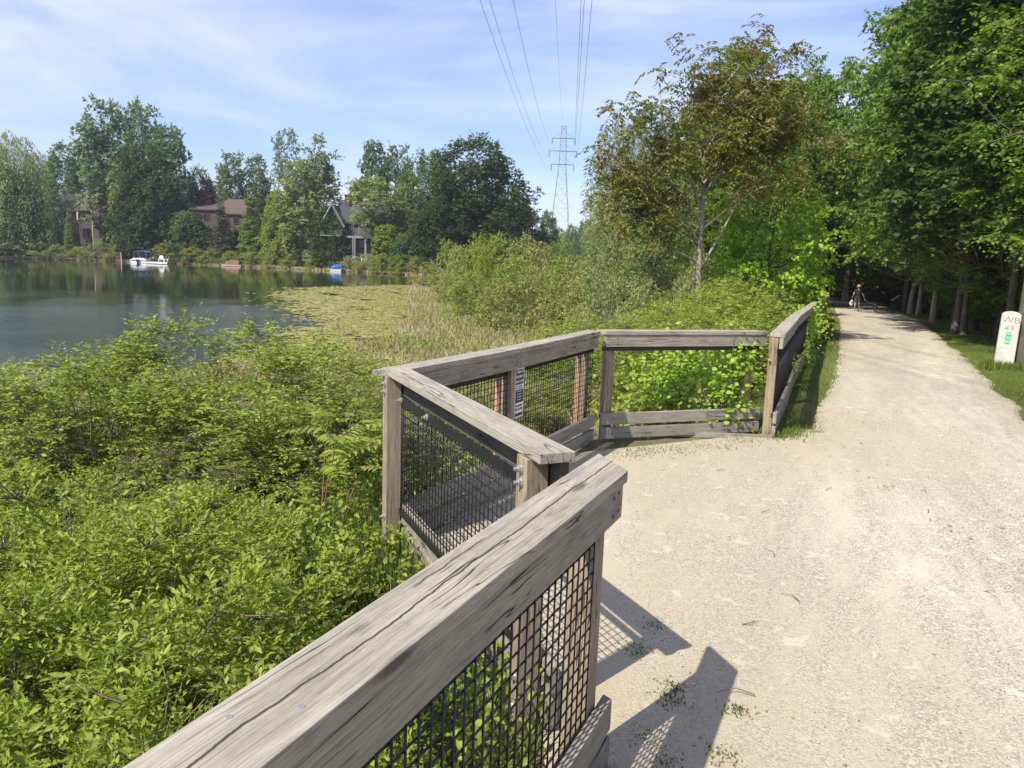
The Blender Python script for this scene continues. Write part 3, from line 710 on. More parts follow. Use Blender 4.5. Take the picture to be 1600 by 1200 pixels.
# ------------------------------------------------------------------ marsh shrubs, right of the lake
ms = [
 (668, 408, 60, 70, 'olive'), (700, 372, 66, 62, 'mid'), (720, 378, 70, 52, 'olive'), (745, 362, 84, 48, 'mid'), (752, 375, 40, 40, 'yellow'), (780, 358, 90, 52, 'mid'), (822, 360, 84, 50, 'olive'),
 (800, 395, 100, 38, 'mid'), (845, 372, 80, 46, 'olive'), (870, 372, 60, 60, 'far'), (880, 392, 90, 36, 'mid'), (700, 420, 60, 46, 'olive'), (735, 420, 90, 36, 'mid'), (842, 410, 100, 30, 'olive'),
 (905, 392, 90, 30, 'olive'), (780, 430, 90, 30, 'olive'), (900, 372, 60, 66, 'far'), (925, 365, 50, 60, 'far'), (880, 362, 40, 90, 'mid'),
 (890, 430, 110, 24, 'olive'), (950, 420, 120, 20, 'grey'), (940, 395, 120, 25, 'grey'), (1000, 430, 130, 17, 'grey'), (1030, 400, 120, 22, 'grey'), (1075, 420, 90, 19, 'grey'),
 (985, 475, 110, 13.5, 'grey'), (910, 470, 90, 17, 'olive'), (1140, 420, 90, 24, 'dark'), (1180, 405, 90, 26, 'dark'), (1220, 400, 80, 30, 'dark'), (1255, 400, 60, 38, 'wood'),
 (1100, 390, 100, 27, 'grey'), (1050, 380, 110, 30, 'grey'), (1245, 425, 50, 30, 'wood')]
for i, (px, tp, w, d, lf) in enumerate(ms):
    lab = {'olive': 'olive green shrub among the marsh thicket behind the overlook', 'mid': 'fresh green shrub among the marsh thicket behind the overlook', 'grey': 'greyish twiggy shrub behind the corner of the railing',
           'yellow': 'bright yellow green shrub in the middle of the marsh thicket', 'far': 'bluish green shrub at the far end of the marsh thicket', 'wood': 'shaded green shrub under the trees left of the trail', 'dark': 'dark green shrub right of the bronze tree trunk'}[lf]
    T(px, tp, w, d, 'bush', lf, lab, cat='shrub', group=None if lf == 'yellow' else lf.replace('wood', 'shaded').replace('mid', 'fresh').replace('far', 'distant') + ' shrubs of the marsh thicket', bark=M_TWIGP if lf == 'grey' else M_TWIG)

# ------------------------------------------------------------------ middle trees left of the trail
P_WILL = plant('sallow', 101, 10, 3.2, 0.02, column, 190, 0.7, 20, 9, 0.55, 0.21, 0.34, trunk_r=0.16, up=0.5, fill=0.25)
P_LIME = plant('basswood', 102, 10, 4.2, 0.12, oval, 120, 0.8, 15, 7, 0.6, 0.27, 0.85, 'round', trunk_r=0.15, droop=0.5, flat=0.45)
P_W1 = plant('woodtree', 103, 10, 3.2, 0.10, oval, 272, 0.62, 17, 8, 0.45, 0.19, 0.8, 'diamond', trunk_r=0.13, fill=0.25, flat=0.55, droop=0.3)
P_W2 = plant('woodtree', 104, 10, 3.4, 0.20, dome, 288, 0.6, 17, 8, 0.45, 0.19, 0.8, 'diamond', trunk_r=0.13, fill=0.3, flat=0.5, droop=0.3)
P_W3 = plant('woodtree', 105, 10, 3.0, 0.16, oval, 240, 0.62, 17, 8, 0.45, 0.19, 0.8, 'diamond', trunk_r=0.12, fill=0.3, flat=0.5, droop=0.35)

def mid_tree(px, tp, w, d, pair, Wp, leaf, label, name='deciduous_tree', bark=None, rot=0.0, group=None, x=None):
    top = cross_px(px, tp, d); z0 = gz(top.x, d) - 0.1
    sx = w * d / 1225 / Wp; sz = (top.z - z0) / 9.9
    return put_plant('tree', name, pair, (top.x, d, z0), (sx, sx, sz), rot, bark or M_BARK, LF[leaf], label, 'tree', group)

mid_tree(985, 195, 150, 31, P_WILL, 8.4, 'willow', 'pale grey green willow with fine leaves left of the slender bronze tree', 'willow_tree', rot=1)
mid_tree(1030, 235, 160, 29, P_WILL, 8.4, 'willow', 'lower grey green willow just behind the slender bronze tree', 'willow_tree', rot=3)
mid_tree(952, 275, 90, 34, P_WILL, 8.4, 'willow', 'narrow grey green willow at the left edge of the willow clump', 'willow_tree', rot=4.4)
mid_tree(1090, 180, 160, 40, P_W1, 6.4, 'wood', 'green tree showing left of and behind the slender bronze tree', rot=2)
mid_tree(1165, 84, 190, 53, P_W2, 6.8, 'wood', 'highest green tree right behind the slender bronze tree', rot=0.4)
mid_tree(1232, 130, 150, 57, P_W1, 6.4, 'wood', 'green tree right of the highest one behind the bronze tree', rot=5)
mid_tree(1306, 96, 130, 62, P_W1, 6.4, 'wood', 'tall tree left of the far trail, closing the gap of sky', rot=3.3)
mid_tree(1432, 70, 150, 68, P_W1, 6.4, 'wood', 'tall far tree at the wood edge where the crowns meet the sky', rot=1.7)
mid_tree(1478, -60, 250, 50, P_W2, 6.8, 'wood', 'tall tree filling the gap between the left trees and the wood edge', rot=2.9)
mid_tree(1262, 135, 130, 66, P_W2, 6.8, 'wood', 'far tree behind the ones above the mouth of the trail', rot=0.7)
mid_tree(1345, 250, 130, 80, P_W1, 6.4, 'wood', 'low far tree hanging over the shaded trail', rot=5.7)
mid_tree(1255, 175, 110, 54, P_W2, 6.8, 'wood', 'green tree above the hedge where the trail enters the wood', rot=2.2)
mid_tree(1225, 200, 100, 38, P_W1, 6.4, 'wood', 'leafy tree leaning over the left side of the trail', rot=1.2)
mid_tree(1212, 268, 180, 22.5, P_LIME, 8.6, 'lime', 'bright lime green broad leaved tree right of the slender bronze tree', 'basswood_tree', rot=0.8)
mid_tree(1245, 330, 80, 31, P_W1, 6.4, 'beech', 'small bright green tree by the left edge of the trail', rot=4)
mid_tree(1130, 300, 110, 33, P_W2, 6.8, 'wood', 'low green tree behind the trunk of the bronze tree', rot=4.4)

# slender bronze tree: explicit limbs, drooping compound leaves
def bronze_tree():
    g = np.random.default_rng(5); d = 21.0
    base = cross_px(1090, 470, d); z0 = gz(base.x, d)
    e = empty('slender_tree', (base.x, d, z0))
    tag(e, 'slender tree with a pale bare trunk and bronze tinted drooping leaves beyond the back railing', 'tree')
    def W(px, py, dy=0.0):
        p = cross_px(px, py, d + dy); return np.array((p.x - base.x, p.y - d, p.z - z0))
    V = []; Q = []; off = 0
    def br(pts, r0, r1, sides=6):
        nonlocal off
        pts = np.array(pts); kk = len(pts); v, q = tubes(pts[None], np.linspace(r0, r1, kk)[None], sides); V.append(v); Q.append(q + off); off += len(v)
    g0 = np.array((0.0, 0, 0))
    br([g0, W(1091, 455), W(1092, 420), W(1094, 385), W(1097, 340), W(1098, 300), W(1101, 260, .2), W(1100, 200, .2)], 0.10, 0.03, 8)
    limbs = [
     [(1093, 400), (1075, 360), (1040, 325), (990, 300), (930, 285)], [(1094, 380), (1060, 330), (1020, 300), (985, 270), (960, 255)],
     [(1097, 330), (1080, 290), (1060, 250), (1040, 215), (1030, 170)], [(1098, 310), (1110, 290), (1130, 270), (1145, 235), (1150, 200)],
     [(1098, 300), (1125, 280), (1150, 250), (1165, 215), (1180, 180)], [(1094, 420), (1125, 370), (1150, 320), (1180, 295), (1245, 280)],
     [(1095, 360), (1135, 330), (1160, 300), (1200, 265), (1260, 235)], [(1100, 250), (1110, 200), (1120, 150), (1150, 110), (1165, 90)],
     [(1100, 260), (1085, 210), (1075, 175), (1090, 150), (1110, 120)], [(1100, 240), (1130, 190), (1165, 150), (1190, 125), (1205, 110)],
     [(1095, 345), (1060, 300), (1030, 260), (1015, 230), (1000, 215)], [(1100, 230), (1140, 170), (1180, 165), (1210, 180), (1225, 190)],
     [(1093, 410), (1050, 390), (1020, 350), (1000, 340), (975, 320)], [(1098, 290), (1130, 240), (1180, 215), (1200, 210), (1225, 215)]]
    ends = []
    for i, l in enumerate(limbs):
        dy = g.uniform(-1.3, 1.3)
        pts = [W(px, py, dy * (kk / 4)) + (g.normal(0, .02, 3) if kk else 0) for kk, (px, py) in enumerate(l)]
        br(pts, 0.042, 0.012, 5)
        P = np.array(pts)
        for t in (np.linspace(3.0, 4, 2) if i in (5, 6) else np.linspace(1.8, 4, 6)):
            a = int(min(3, t)); p = P[a] + (P[a + 1] - P[a]) * (t - a)
            for s in range(3):
                q = p + g.normal(0, 1, 3) * np.array((0.48, 0.5, 0.34)) + (0, 0, .12)
                br([p, (p + q) / 2 + (0, 0, .04), q], 0.010, 0.004, 3); ends.append(q)
    E_ = np.array(ends); n = len(E_); nt_ = 9
    P0 = np.repeat(E_, nt_, 0) + g.normal(0, 0.17, (n * nt_, 3)); D = unit(g.normal(0, 1, (n * nt_, 3)) * (1, 1, .45) + (0, 0, .1)); TL = g.uniform(.25, .5, n * nt_)
    nl = 11; ti = np.repeat(np.arange(n * nt_), nl); j = np.tile(np.arange(nl), n * nt_); tt = (j + .5) / nl
    Pl = P0[ti] + D[ti] * (TL[ti] * tt)[:, None] - np.array((0, 0, 1.)) * (0.55 * TL[ti] * tt ** 2)[:, None]
    S = unit(np.cross(D, (0, 0, 1.)) + 1e-5)[ti] * np.where(j % 2, 1, -1)[:, None]
    A = S + D[ti] * .5 + g.normal(0, .15, (len(ti), 3)) - np.array((0, 0, .55))
    LV, F = leaves(Pl, A, np.array((0, 0, 1.)) + g.normal(0, .3, (len(ti), 3)), g.uniform(.11, .17, len(ti)), np.full(len(ti), .40), 'diamond')
    me = mesh_np('crown', LV, [(f, 0) for f in F], [LF['bronze']])
    link('crown', me, e)
    link('trunk', mesh_np('trunk', np.concatenate(V), [(np.concatenate(Q), 0)], [M_BARKP], smooth=True), e)
bronze_tree()

# ------------------------------------------------------------------ woodland right of the trail
g = np.random.default_rng(11)
P_BIG = plant('beech', 110, 10, 3.4, 0.24, dome, 300, 0.50, 22, 9, 0.42, 0.115, 0.9, 'diamond', trunk_r=0.14, fill=0.3, flat=0.35, droop=0.55, up=-0.05, inner_twigs=0.3)
def wood_tree(x, y, H, Rw, pair, Wr, leaf, label, rot, name='deciduous_tree', bark=None, group=None, tilt=(0, 0)):
    return put_plant('tree', name, pair, (x, y, gz(x, y) - 0.05), (Rw / Wr, Rw / Wr, H / 10.4), rot, bark or M_BARK, LF[leaf], label, 'tree', group, tilt)
wood_tree(14.6, 17.0, 11.5, 4.9, P_BIG, 4.1, 'beech', 'nearest tree with large bright leaves at the upper right, behind the marker post', 0.3, 'beech_tree')
wood_tree(15.6, 11.6, 12.0, 4.6, P_BIG, 4.1, 'beech', 'tree at the right edge of the view beside the nearest bright tree', 2.3, 'beech_tree')
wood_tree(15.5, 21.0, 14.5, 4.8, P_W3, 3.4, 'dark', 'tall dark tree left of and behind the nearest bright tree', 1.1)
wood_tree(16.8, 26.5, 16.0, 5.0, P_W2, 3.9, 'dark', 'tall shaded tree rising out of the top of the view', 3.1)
wood_tree(18.2, 30.5, 15.0, 4.4, P_W3, 3.4, 'wood', 'tree on the sunny wood edge half way along the trail', 4.6)
wood_tree(20.0, 35.0, 15.5, 4.4, P_W2, 3.9, 'wood', 'tall tree on the wood edge whose top reaches the upper frame', 0.9)
wood_tree(22.2, 40.5, 15.5, 4.6, P_W3, 3.4, 'wood', 'tree on the wood edge above the interpretive panel', 2.0)
wood_tree(25.0, 46.0, 15.0, 4.8, P_W2, 3.9, 'wood', 'tree on the wood edge above the walker', 5.1)
wood_tree(28.0, 54.0, 14.5, 4.8, P_W1, 3.7, 'wood', 'far tree on the wood edge where the sky meets the crowns', 1.5)
wood_tree(32.0, 64.0, 15.0, 5.2, P_W2, 3.9, 'wood', 'far tree closing the right side of the tunnel', 3.5)
# low sunlit understorey on the wood edge
for i, (x, y, H, W_) in enumerate([(18.8, 29.5, 5.4, 2.4), (24.0, 40.0, 5.5, 2.5), (17.2, 24.0, 4.6, 2.0), (21.0, 35.0, 5.2, 2.3), (27.5, 48.0, 5.5, 2.5), (15.6, 19.6, 3.8, 1.7), (18.0, 27.0, 6.0, 2.8), (20.2, 32.0, 6.0, 2.8), (22.6, 37.4, 6.2, 2.9), (25.6, 43.6, 6.2, 2.9)]):
    wood_tree(x, y, H, W_, P_W1, 3.7, 'beech', 'small understorey tree with sunlit leaves along the shaded wood edge', i * 1.3, 'understorey_tree', group='understorey trees along the wood edge')
# inner woodland
inner = []
for i in range(80):
    for _ in range(60):
        y = g.uniform(13, 105); x = float(pright(y)) + g.uniform(5.0, 32)
        if all((x - a) ** 2 + (y - b) ** 2 > 9 for a, b in inner): break
    inner.append((x, y))
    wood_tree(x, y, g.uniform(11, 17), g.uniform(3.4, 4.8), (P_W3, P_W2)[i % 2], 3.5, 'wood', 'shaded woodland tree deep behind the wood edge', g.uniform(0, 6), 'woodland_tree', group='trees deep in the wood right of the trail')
# end of the tunnel and the left side of the far trail
for i, (x, y, H, W_) in enumerate([(27.5, 92, 17, 6), (33, 95, 18, 6), (38, 88, 17, 6), (22, 88, 16, 6), (17, 80, 15, 6), (26.0, 80, 13, 4.5), (20.5, 70, 14, 5), (17.0, 62, 14, 4.6), (15.5, 56, 14, 4.4), (30, 104, 19, 7), (40, 100, 19, 7), (23.5, 76.5, 12, 4.4), (36.5, 80, 16, 5)]):
    wood_tree(x, y, H, W_, (P_W2, P_W1)[i % 2], 3.8, 'wood', 'dark tree closing the far end of the shaded trail', i * 2.1, 'woodland_tree', group='trees closing the far end of the trail')
# bare trunks that catch the light at the wood edge
def bare_trunk(px, pyb, d, r, h, label, bark=None, lean=0.0, grp=None):
    p = cross_px(px, pyb, d); z0 = gz(p.x, d)
    gg = np.random.default_rng(int(px)); kk = 7; t = np.linspace(0, 1, kk)
    pts = np.stack([lean * h * t + np.cumsum(gg.normal(0, .03, kk)), np.cumsum(gg.normal(0, .03, kk)), h * t], -1); pts[0] = 0
    rad = r * (1 - .45 * t); rad[0] *= 1.3
    V, Q = tubes(pts[None], rad[None], 8); off = len(V)
    E_ = []
    for s in range(7):
        a = gg.uniform(0.45, .95); st = np.array([np.interp(a, t, pts[:, c]) for c in range(3)]); dr = unit(gg.normal(0, 1, 3) * (1, 1, .3) + (0, 0, .4)); en = st + dr * gg.uniform(.8, 1.8)
        v, q = tubes(np.array([st, (st + en) / 2 + (0, 0, .08), en])[None], np.array([[r * .22, r * .14, r * .05]]), 4); V = np.concatenate([V, v]); Q = np.concatenate([Q, q + off]); off += len(v); E_ += [en, (st + en) / 2]
    e = empty('young_tree', (p.x, d, z0 - .05)); tag(e, label, 'tree', grp)
    link('trunk', mesh_np('trunk', V, [(Q, 0)], [bark or M_BARK], smooth=True), e)
    C = np.repeat(np.array(E_), 60, 0) + gg.normal(0, .35, (len(E_) * 60, 3)) * (1, 1, .45)
    LV, F = leaves(C, gg.normal(0, 1, C.shape) * (1, 1, .4) - (0, 0, .3), np.array((0, 0, 1.)) + gg.normal(0, .4, C.shape), gg.uniform(.09, .14, len(C)), np.full(len(C), .75), 'diamond')
    link('crown', mesh_np('crown', LV, [(f, 0) for f in F], [LF['beech']]), e)
bare_trunk(1422, 487, 47, .17, 7, 'pale trunk just right of the interpretive panel with a small leaf clump', M_BARKP)
bare_trunk(1435, 490, 45, .15, 6, 'short pale trunk second to the right of the interpretive panel', M_BARKP, .03)
bare_trunk(1458, 502, 36, .14, 7, 'slim brown trunk at the wood edge half way between the panel and the marker post', M_BARKP, .02)
bare_trunk(1492, 520, 28, .13, 7, 'left of a pair of thin dark trunks left of the marker post')
bare_trunk(1504, 524, 27, .11, 6, 'right of a pair of thin dark trunks left of the marker post')
bare_trunk(1540, 520, 31, .10, 7, 'thin pale trunk inside the wood just left of the marker post', M_BARKP)
for i, (px, tp, w) in enumerate([(1262, 425, 60), (1300, 440, 60), (1335, 432, 60), (1368, 436, 60), (1400, 430, 60), (1285, 415, 50), (1350, 418, 50)]):
    T(px, tp, w, 96 + 2 * (i % 3), 'bush', 'dark', 'dark shrub at the shaded far end of the trail', cat='shrub', group='shrubs at the far end of the trail')
bare_trunk(1321, 462, 76, .30, 9, 'pale trunk at the far bend of the trail left of the walker', M_BARKP)
bare_trunk(1597, 590, 15.5, .20, 8, 'thick mossy trunk right behind the marker post')
bare_trunk(1578, 530, 22, .13, 8, 'dark trunk seen over the top of the marker post')

# ------------------------------------------------------------------ hedge along the far railing, left side
P_HEDGE = plant('hedge', 120, 1.9, 1.25, 0.05, bushp, 95, 0.24, 15, 8, 0.2, 0.075, 0.55, 'diamond', shrub=True, trunk_r=0.012, fill=0.35, inner_twigs=0.2)
hx = [(3.1, 12.2, .72, 1.1), (2.2, 13.2, .8, 1.3), (3.5, 14.3, .85, 1.2), (4.4, 15.6, .92, 1.1), (3.8, 16.8, .95, 1.3), (5.2, 18.2, 1.0, 1.1), (6.2, 20.6, 1.1, 1.1), (4.8, 20.0, 1.05, 1.3), (7.3, 23.6, 1.15, 1.1), (1.7, 15.2, .85, 1.3), (2.7, 17.2, .9, 1.4), (8.4, 26.5, 1.2, 1.1), (9.6, 29.5, 1.2, 1.2)]
for i, (x, y, sz, sx) in enumerate(hx):
    put_plant('shrub', 'shrub', P_HEDGE, (x, y, gz(x, y) - .05), (sx, sx, sz * 1.02), i * 1.9, M_TWIG, LF['near'] if i % 3 else LF['mid'], 'bright green shrub in the dense row just left of the curved railing', 'shrub', 'shrubs in the row behind the curved railing')

# ------------------------------------------------------------------ foreground shrubs
P_NEAR = [plant('nearshrub', 130 + i, 1.5, 0.95, 0.22, bushp, 62, 0.15, 40, 11, 0.15, 0.043, 0.42, 'diamond', shrub=True, trunk_r=0.008, fill=0.30, inner_twigs=0.2, nn=0.75, up=1.1, droop=-0.1) for i in range(3)]
P_MIDS = [plant('midshrub', 140 + i, 2.2, 1.35, 0.30, bushp, 62, 0.24, 38, 10, 0.19, 0.054, 0.46, 'diamond', shrub=True, trunk_r=0.013, fill=0.30, inner_twigs=0.3, nn=0.7, up=0.5) for i in range(3)]
near = [  # x, y, size xy, size z, variant, leaf, label
 (-1.15, 2.05, .85, .80, 0, 'near', 'lime green shrub with narrow upright leaves at the bottom left, under the front rail'),
 (-1.95, 2.75, .90, .92, 1, 'near', 'lime green narrow leaved shrub second from the front rail at lower left'),
 (-2.95, 3.1, .95, .98, 2, 'near', 'lime green shrub at the left frame edge, lower half'),
 (-1.5, 3.45, .80, .60, 2, 'near', 'rounded lime shrub in front of the dark gap left of the corner post'),
 (-3.6, 4.1, 1.05, .92, 0, 'near', 'lime green shrub at the left frame edge below the grey shrub'),
 (-2.45, 4.05, .80, .66, 1, 'near', 'lime shrub in the middle of the left foreground'),
 (-0.62, 1.15, .70, .72, 1, 'near', 'low lime green sprigs right under the front rail corner'),
 (-1.9, 1.4, .90, .75, 2, 'near', 'lime sprigs filling the bottom left corner'),
]
for x, y, sx, sz, v, lf, lab in near:
    put_plant('shrub', 'shrub', P_NEAR[v], (x, y, gz(x, y) - .05), (sx, sx, sz), x * 3 + y, M_TWIG, LF[lf], lab, 'shrub')
mids = [
 (-1.75, 7.0, 1.05, .66, 0, 'mid', 'dense green shrub just left of the corner post'),
 (-2.9, 7.6, 1.15, .94, 1, 'mid', 'tall green shrub whose top stands against the open water'),
 (-2.35, 8.2, .95, .64, 2, 'mid', 'green shrub behind the corner post reaching up to the marsh'),
 (-3.8, 7.1, 1.10, .88, 2, 'mid', 'green shrub left of the tall one against the water'),
 (-4.9, 8.2, 1.10, .64, 0, 'grey', 'greyish twiggy shrub at the left below the water'),
 (-5.7, 7.0, 1.20, .70, 1, 'grey', 'greyish twiggy shrub at the left frame edge'),
 (-4.6, 6.1, 1.00, .60, 0, 'grey', 'low greyish shrub at the left above the lime ones'),
 (-1.0, 8.2, .65, .30, 1, 'near', 'bright shrub behind the outer side of the left railing corner'),
 (-0.2, 8.9, .70, .34, 0, 'olive', 'low olive shrub seen over the middle of the left railing'),
 (0.5, 9.6, .70, .36, 2, 'olive', 'low olive shrub seen over the right half of the left railing'),
 (1.3, 11.4, .95, .74, 1, 'mid', 'green shrub behind the back railing, left part'),
 (2.3, 10.7, .80, .66, 0, 'mid', 'green shrub behind the back railing, right part'),
 (-6.6, 9.4, 1.2, .60, 2, 'grey', 'greyish shrub against the near water at the left edge'),
]
for x, y, sx, sz, v, lf, lab in mids:
    put_plant('shrub', 'shrub', P_MIDS[v], (x, y, gz(x, y) - .05), (sx, sx, sz), x * 3 + y, M_TWIGP if lf == 'grey' else M_TWIG, LF[lf], lab, 'shrub')

# bare dead bushes in the dark gap
for x, y, sc_, v, lab in ((-2.45, 5.5, .42, 1, 'bare brown twiggy dead bush in the dark gap of the left foreground'), (-4.2, 5.0, .42, 2, 'small bare twiggy bush between the lime and grey shrubs')):
    o = bpy.data.objects.new('dead_bush', P_MIDS[v][0]); COL.objects.link(o); o.location = (x, y, gz(x, y) - .05); o.scale = (sc_, sc_, sc_ * 1.05); o.rotation_euler = (0, 0, x * 5)
    o.material_slots[0].link = 'OBJECT'; o.material_slots[0].material = M_TWIG; tag(o, lab, 'dead bush')

# climbing vine on the back railing and the far railing
def vine(label, pts, n, spread, leaf_r, seed, leaf='lime'):
    gg = np.random.default_rng(seed); pts = np.array(pts, float); base = pts[0].copy()
    e = empty('vine', tuple(base)); tag(e, label, 'vine')
    t = gg.uniform(0, len(pts) - 1, n); a = np.minimum(t.astype(int), len(pts) - 2); f = (t - a)[:, None]
    P = pts[a] * (1 - f) + pts[a + 1] * f - base + gg.normal(0, 1, (n, 3)) * np.array(spread)
    A = gg.normal(0, 1, (n, 3)) * (1, 1, .5) - (0, .3, .35)
    LV, F = leaves(P, A, np.array((-.2, -.45, .9)) + gg.normal(0, .4, (n, 3)), gg.uniform(.6, 1.25, n) * leaf_r, np.full(n, .95), 'round')
    me = mesh_np('foliage', LV, [(x, 0) for x in F], [LF[leaf]]); link('foliage', me, e)
    V = []; Q = []; off = 0
    for s in range(14):
        p = (pts - base)[:, :] + np.cumsum(gg.normal(0, .04, pts.shape), 0) + gg.normal(0, .5, 3) * np.array(spread)
        v, q = tubes(p[None], np.linspace(.006, .002, len(p))[None], 4); V.append(v); Q.append(q + off); off += len(v)
    link('stems', mesh_np('stems', np.concatenate(V), [(np.concatenate(Q), 0)], [M_TWIG]), e)
vine('bright lime vine climbing behind the mesh in the middle of the back railing', [(1.7, 8.35, -.1), (1.75, 8.3, .3), (1.85, 8.28, .6), (1.95, 8.3, .75)], 1500, (.26, .10, .16), .050, 1)
vine('bright lime vine growing through the mesh near the right post of the back railing', [(2.3, 8.2, -.1), (2.32, 8.12, .35), (2.38, 8.1, .7), (2.4, 8.08, .93)], 700, (.13, .09, .10), .050, 2)
vine('low yellowish vine behind the left part of the back railing', [(1.25, 8.4, -.2), (1.4, 8.4, .15), (1.6, 8.4, .4)], 600, (.2, .12, .12), .042, 3, 'yellow')
vine('leafy vine covering the middle bays of the curved railing', [(5.6, 14.9, 0), (5.9, 15.8, .4), (6.4, 16.9, .65), (6.95, 18.2, .6), (7.5, 19.4, .3)], 1500, (.09, .35, .17), .055, 4)
vine('leafy vine smothering the far end of the curved railing', [(7.55, 19.6, 0), (8.2, 21.2, .35), (9.1, 23.4, .4), (10.0, 25.6, .3), (11.0, 28, .1)], 2400, (.10, .5, .20), .06, 5, 'near')

# pinnate sapling (reddish tips) left of the corner post
def sapling(loc, label):
    gg = np.random.default_rng(31); e = empty('sapling', loc); tag(e, label, 'sapling')
    V = []; Q = []; off = 0; LP = []; LA = []; LN = []; LL = []
    for s in range(5):
        b = np.array((gg.normal(0, .10), gg.normal(0, .10), 0)); tip = b + np.array((gg.normal(0, .28), gg.normal(0, .22), gg.uniform(.45, .85)))
        v, q = tubes(np.array([b, (b + tip) / 2 + (0, 0, .04), tip])[None], np.array([[.006, .004, .003]]), 4); V.append(v); Q.append(q + off); off += len(v)
        for r_ in range(7):
            d = unit(np.array((gg.normal(), gg.normal(), .3))); l = gg.uniform(.2, .32); st = tip * (.7 + .3 * r_ / 6) + b * (.3 - .3 * r_ / 6); en = st + d * l - np.array((0, 0, .06)); md = (st + en) / 2 + (0, 0, .03)
            v, q = tubes(np.array([st, md, en])[None], np.array([[.003, .0025, .0015]]), 3); V.append(v); Q.append(q + off); off += len(v)
            side = unit(np.cross(d, (0, 0, 1.)))
            for k_ in range(6):
                t = (k_ + 1) / 6; p = (1 - t) ** 2 * st + 2 * t * (1 - t) * md + t * t * en
                for sg in (-1, 1):
                    LP.append(p); LA.append(side * sg + d * .4 - np.array((0, 0, .25))); LN.append(np.array((0, 0, 1.)) + gg.normal(0, .15, 3)); LL.append(.105 * (1.1 - .5 * t))
    LV, F = leaves(np.array(LP), np.array(LA), np.array(LN), np.array(LL), np.full(len(LP), .38), 'ovate')
    link('foliage', mesh_np('foliage', LV, [(f, 0) for f in F], [leaf_mat('sapling_leaf', (.17, .26, .03), (.34, .44, .08), (.30, .30, .09), noise_scale=3)]), e)
    link('stems', mesh_np('stems', np.concatenate(V), [(np.concatenate(Q), 0)], [plain('reddish_stem', (.25, .1, .07))]), e)
sapling((-1.28, 5.15, gz(-1.28, 5.15)), 'sapling with feather shaped leaves and reddish tips left of the corner post')

# ------------------------------------------------------------------ grasses (uncountable)
def blades(name, P, H, W, mat, label, lean=0.35, seed=0, cat='grass'):
    gg = np.random.default_rng(seed); n = len(P)
    a = gg.uniform(0, 2 * np.pi, n); s = np.stack([np.cos(a), np.sin(a), np.zeros(n)], -1); b = gg.uniform(0, 2 * np.pi, n); l = np.stack([np.cos(b), np.sin(b), np.zeros(n)], -1) * (gg.uniform(0, 1, n) * lean)[:, None]
    Hh = (H * gg.uniform(.5, 1.2, n))[:, None]; w = (W * gg.uniform(.7, 1.3, n))[:, None]
    v0 = P - s * w; v1 = P + s * w; m = P + l * Hh * .35 + np.array((0, 0, 1.)) * Hh * .6
    v2 = m + s * w * .7; v3 = m - s * w * .7; tp = P + l * Hh + np.array((0, 0, 1.)) * Hh
    V = np.stack([v0, v1, v2, v3, tp], 1).reshape(-1, 3); i = np.arange(n)[:, None] * 5
    me = mesh_np(name, V, [(i + np.array([[0, 1, 2, 3]]), 0), (i + np.array([[3, 2, 4]]), 0)], [mat])
    return tag(link(name, me), label, cat, kind='stuff')

def scatter(n, fx, seed):
    gg = np.random.default_rng(seed); return fx(gg, n)

M_GRASS = leaf_mat('grass_blade', (.07, .11, .015), (.19, .24, .05), (.14, .18, .04), transl=.3, noise_scale=1.0)
M_GRASSD = leaf_mat('dark_grass_blade', (.05, .09, .015), (.12, .17, .04), transl=.3)
M_DRY = leaf_mat('dry_grass_blade', (.38, .29, .18), (.72, .60, .43), (.52, .42, .27), transl=.25, noise_scale=.5)
M_RUST = leaf_mat('pinkish_grass_blade', (.22, .13, .09), (.42, .28, .20), transl=.25)

def verge_r(gg, n):
    y = 7 + 45 * gg.uniform(0, 1, n) ** 1.6; x = pright(y) - .30 + gg.gamma(2.0, .42, n); x = np.minimum(x, pright(y) + 3.2); return np.stack([x, y, ground_z(x, y)], -1)
def verge_l(gg, n):
    y = 8.2 + 30 * gg.uniform(0, 1, n) ** 1.7; x = pleft(y) + .22 - 1.3 * gg.uniform(0, 1, n) ** .8; return np.stack([x, y, ground_z(x, y)], -1)
blades('grass', scatter(42000, verge_r, 1), .055, .006, M_GRASS, 'short green grass on the verge right of the trail', seed=1)
blades('grass', scatter(22000, verge_l, 2), .055, .005, M_GRASS, 'short green grass strip between the trail and the curved railing', seed=2)
def weeds_r(gg, n):
    y = 11 + 45 * gg.uniform(0, 1, n) ** 1.4; x = pright(y) + 1.9 + np.abs(gg.normal(0, .9, n)); return np.stack([x, y, ground_z(x, y)], -1)
WP = scatter(30000, weeds_r, 3); gg = np.random.default_rng(4); WP[:, 2] += gg.uniform(0, .32, len(WP)) * (1 + .5 * np.sin(WP[:, 1] * 1.3) * np.sin(WP[:, 0] * 2.1))
LV, F = leaves(WP, gg.normal(0, 1, WP.shape), np.array((0, 0, 1.)) + gg.normal(0, .4, WP.shape), gg.uniform(.05, .09, len(WP)), np.full(len(WP), .6), 'diamond')
tag(link('ground_cover', mesh_np('ground_cover', LV, [(f, 0) for f in F], [LF['near']])), 'low leafy weeds between the mown verge and the dark wood', 'weeds', kind='stuff')
def floor_w(gg, n):
    y = 11 + 60 * gg.uniform(0, 1, n); x = pright(y) + 3 + 14 * gg.uniform(0, 1, n); return np.stack([x, y, ground_z(x, y)], -1)
WP = scatter(16000, floor_w, 5); WP[:, 2] += gg.uniform(0, .5, len(WP)) ** 2
LV, F = leaves(WP, gg.normal(0, 1, WP.shape), np.array((0, 0, 1.)) + gg.normal(0, .5, WP.shape), gg.uniform(.08, .16, len(WP)), np.full(len(WP), .6), 'diamond')
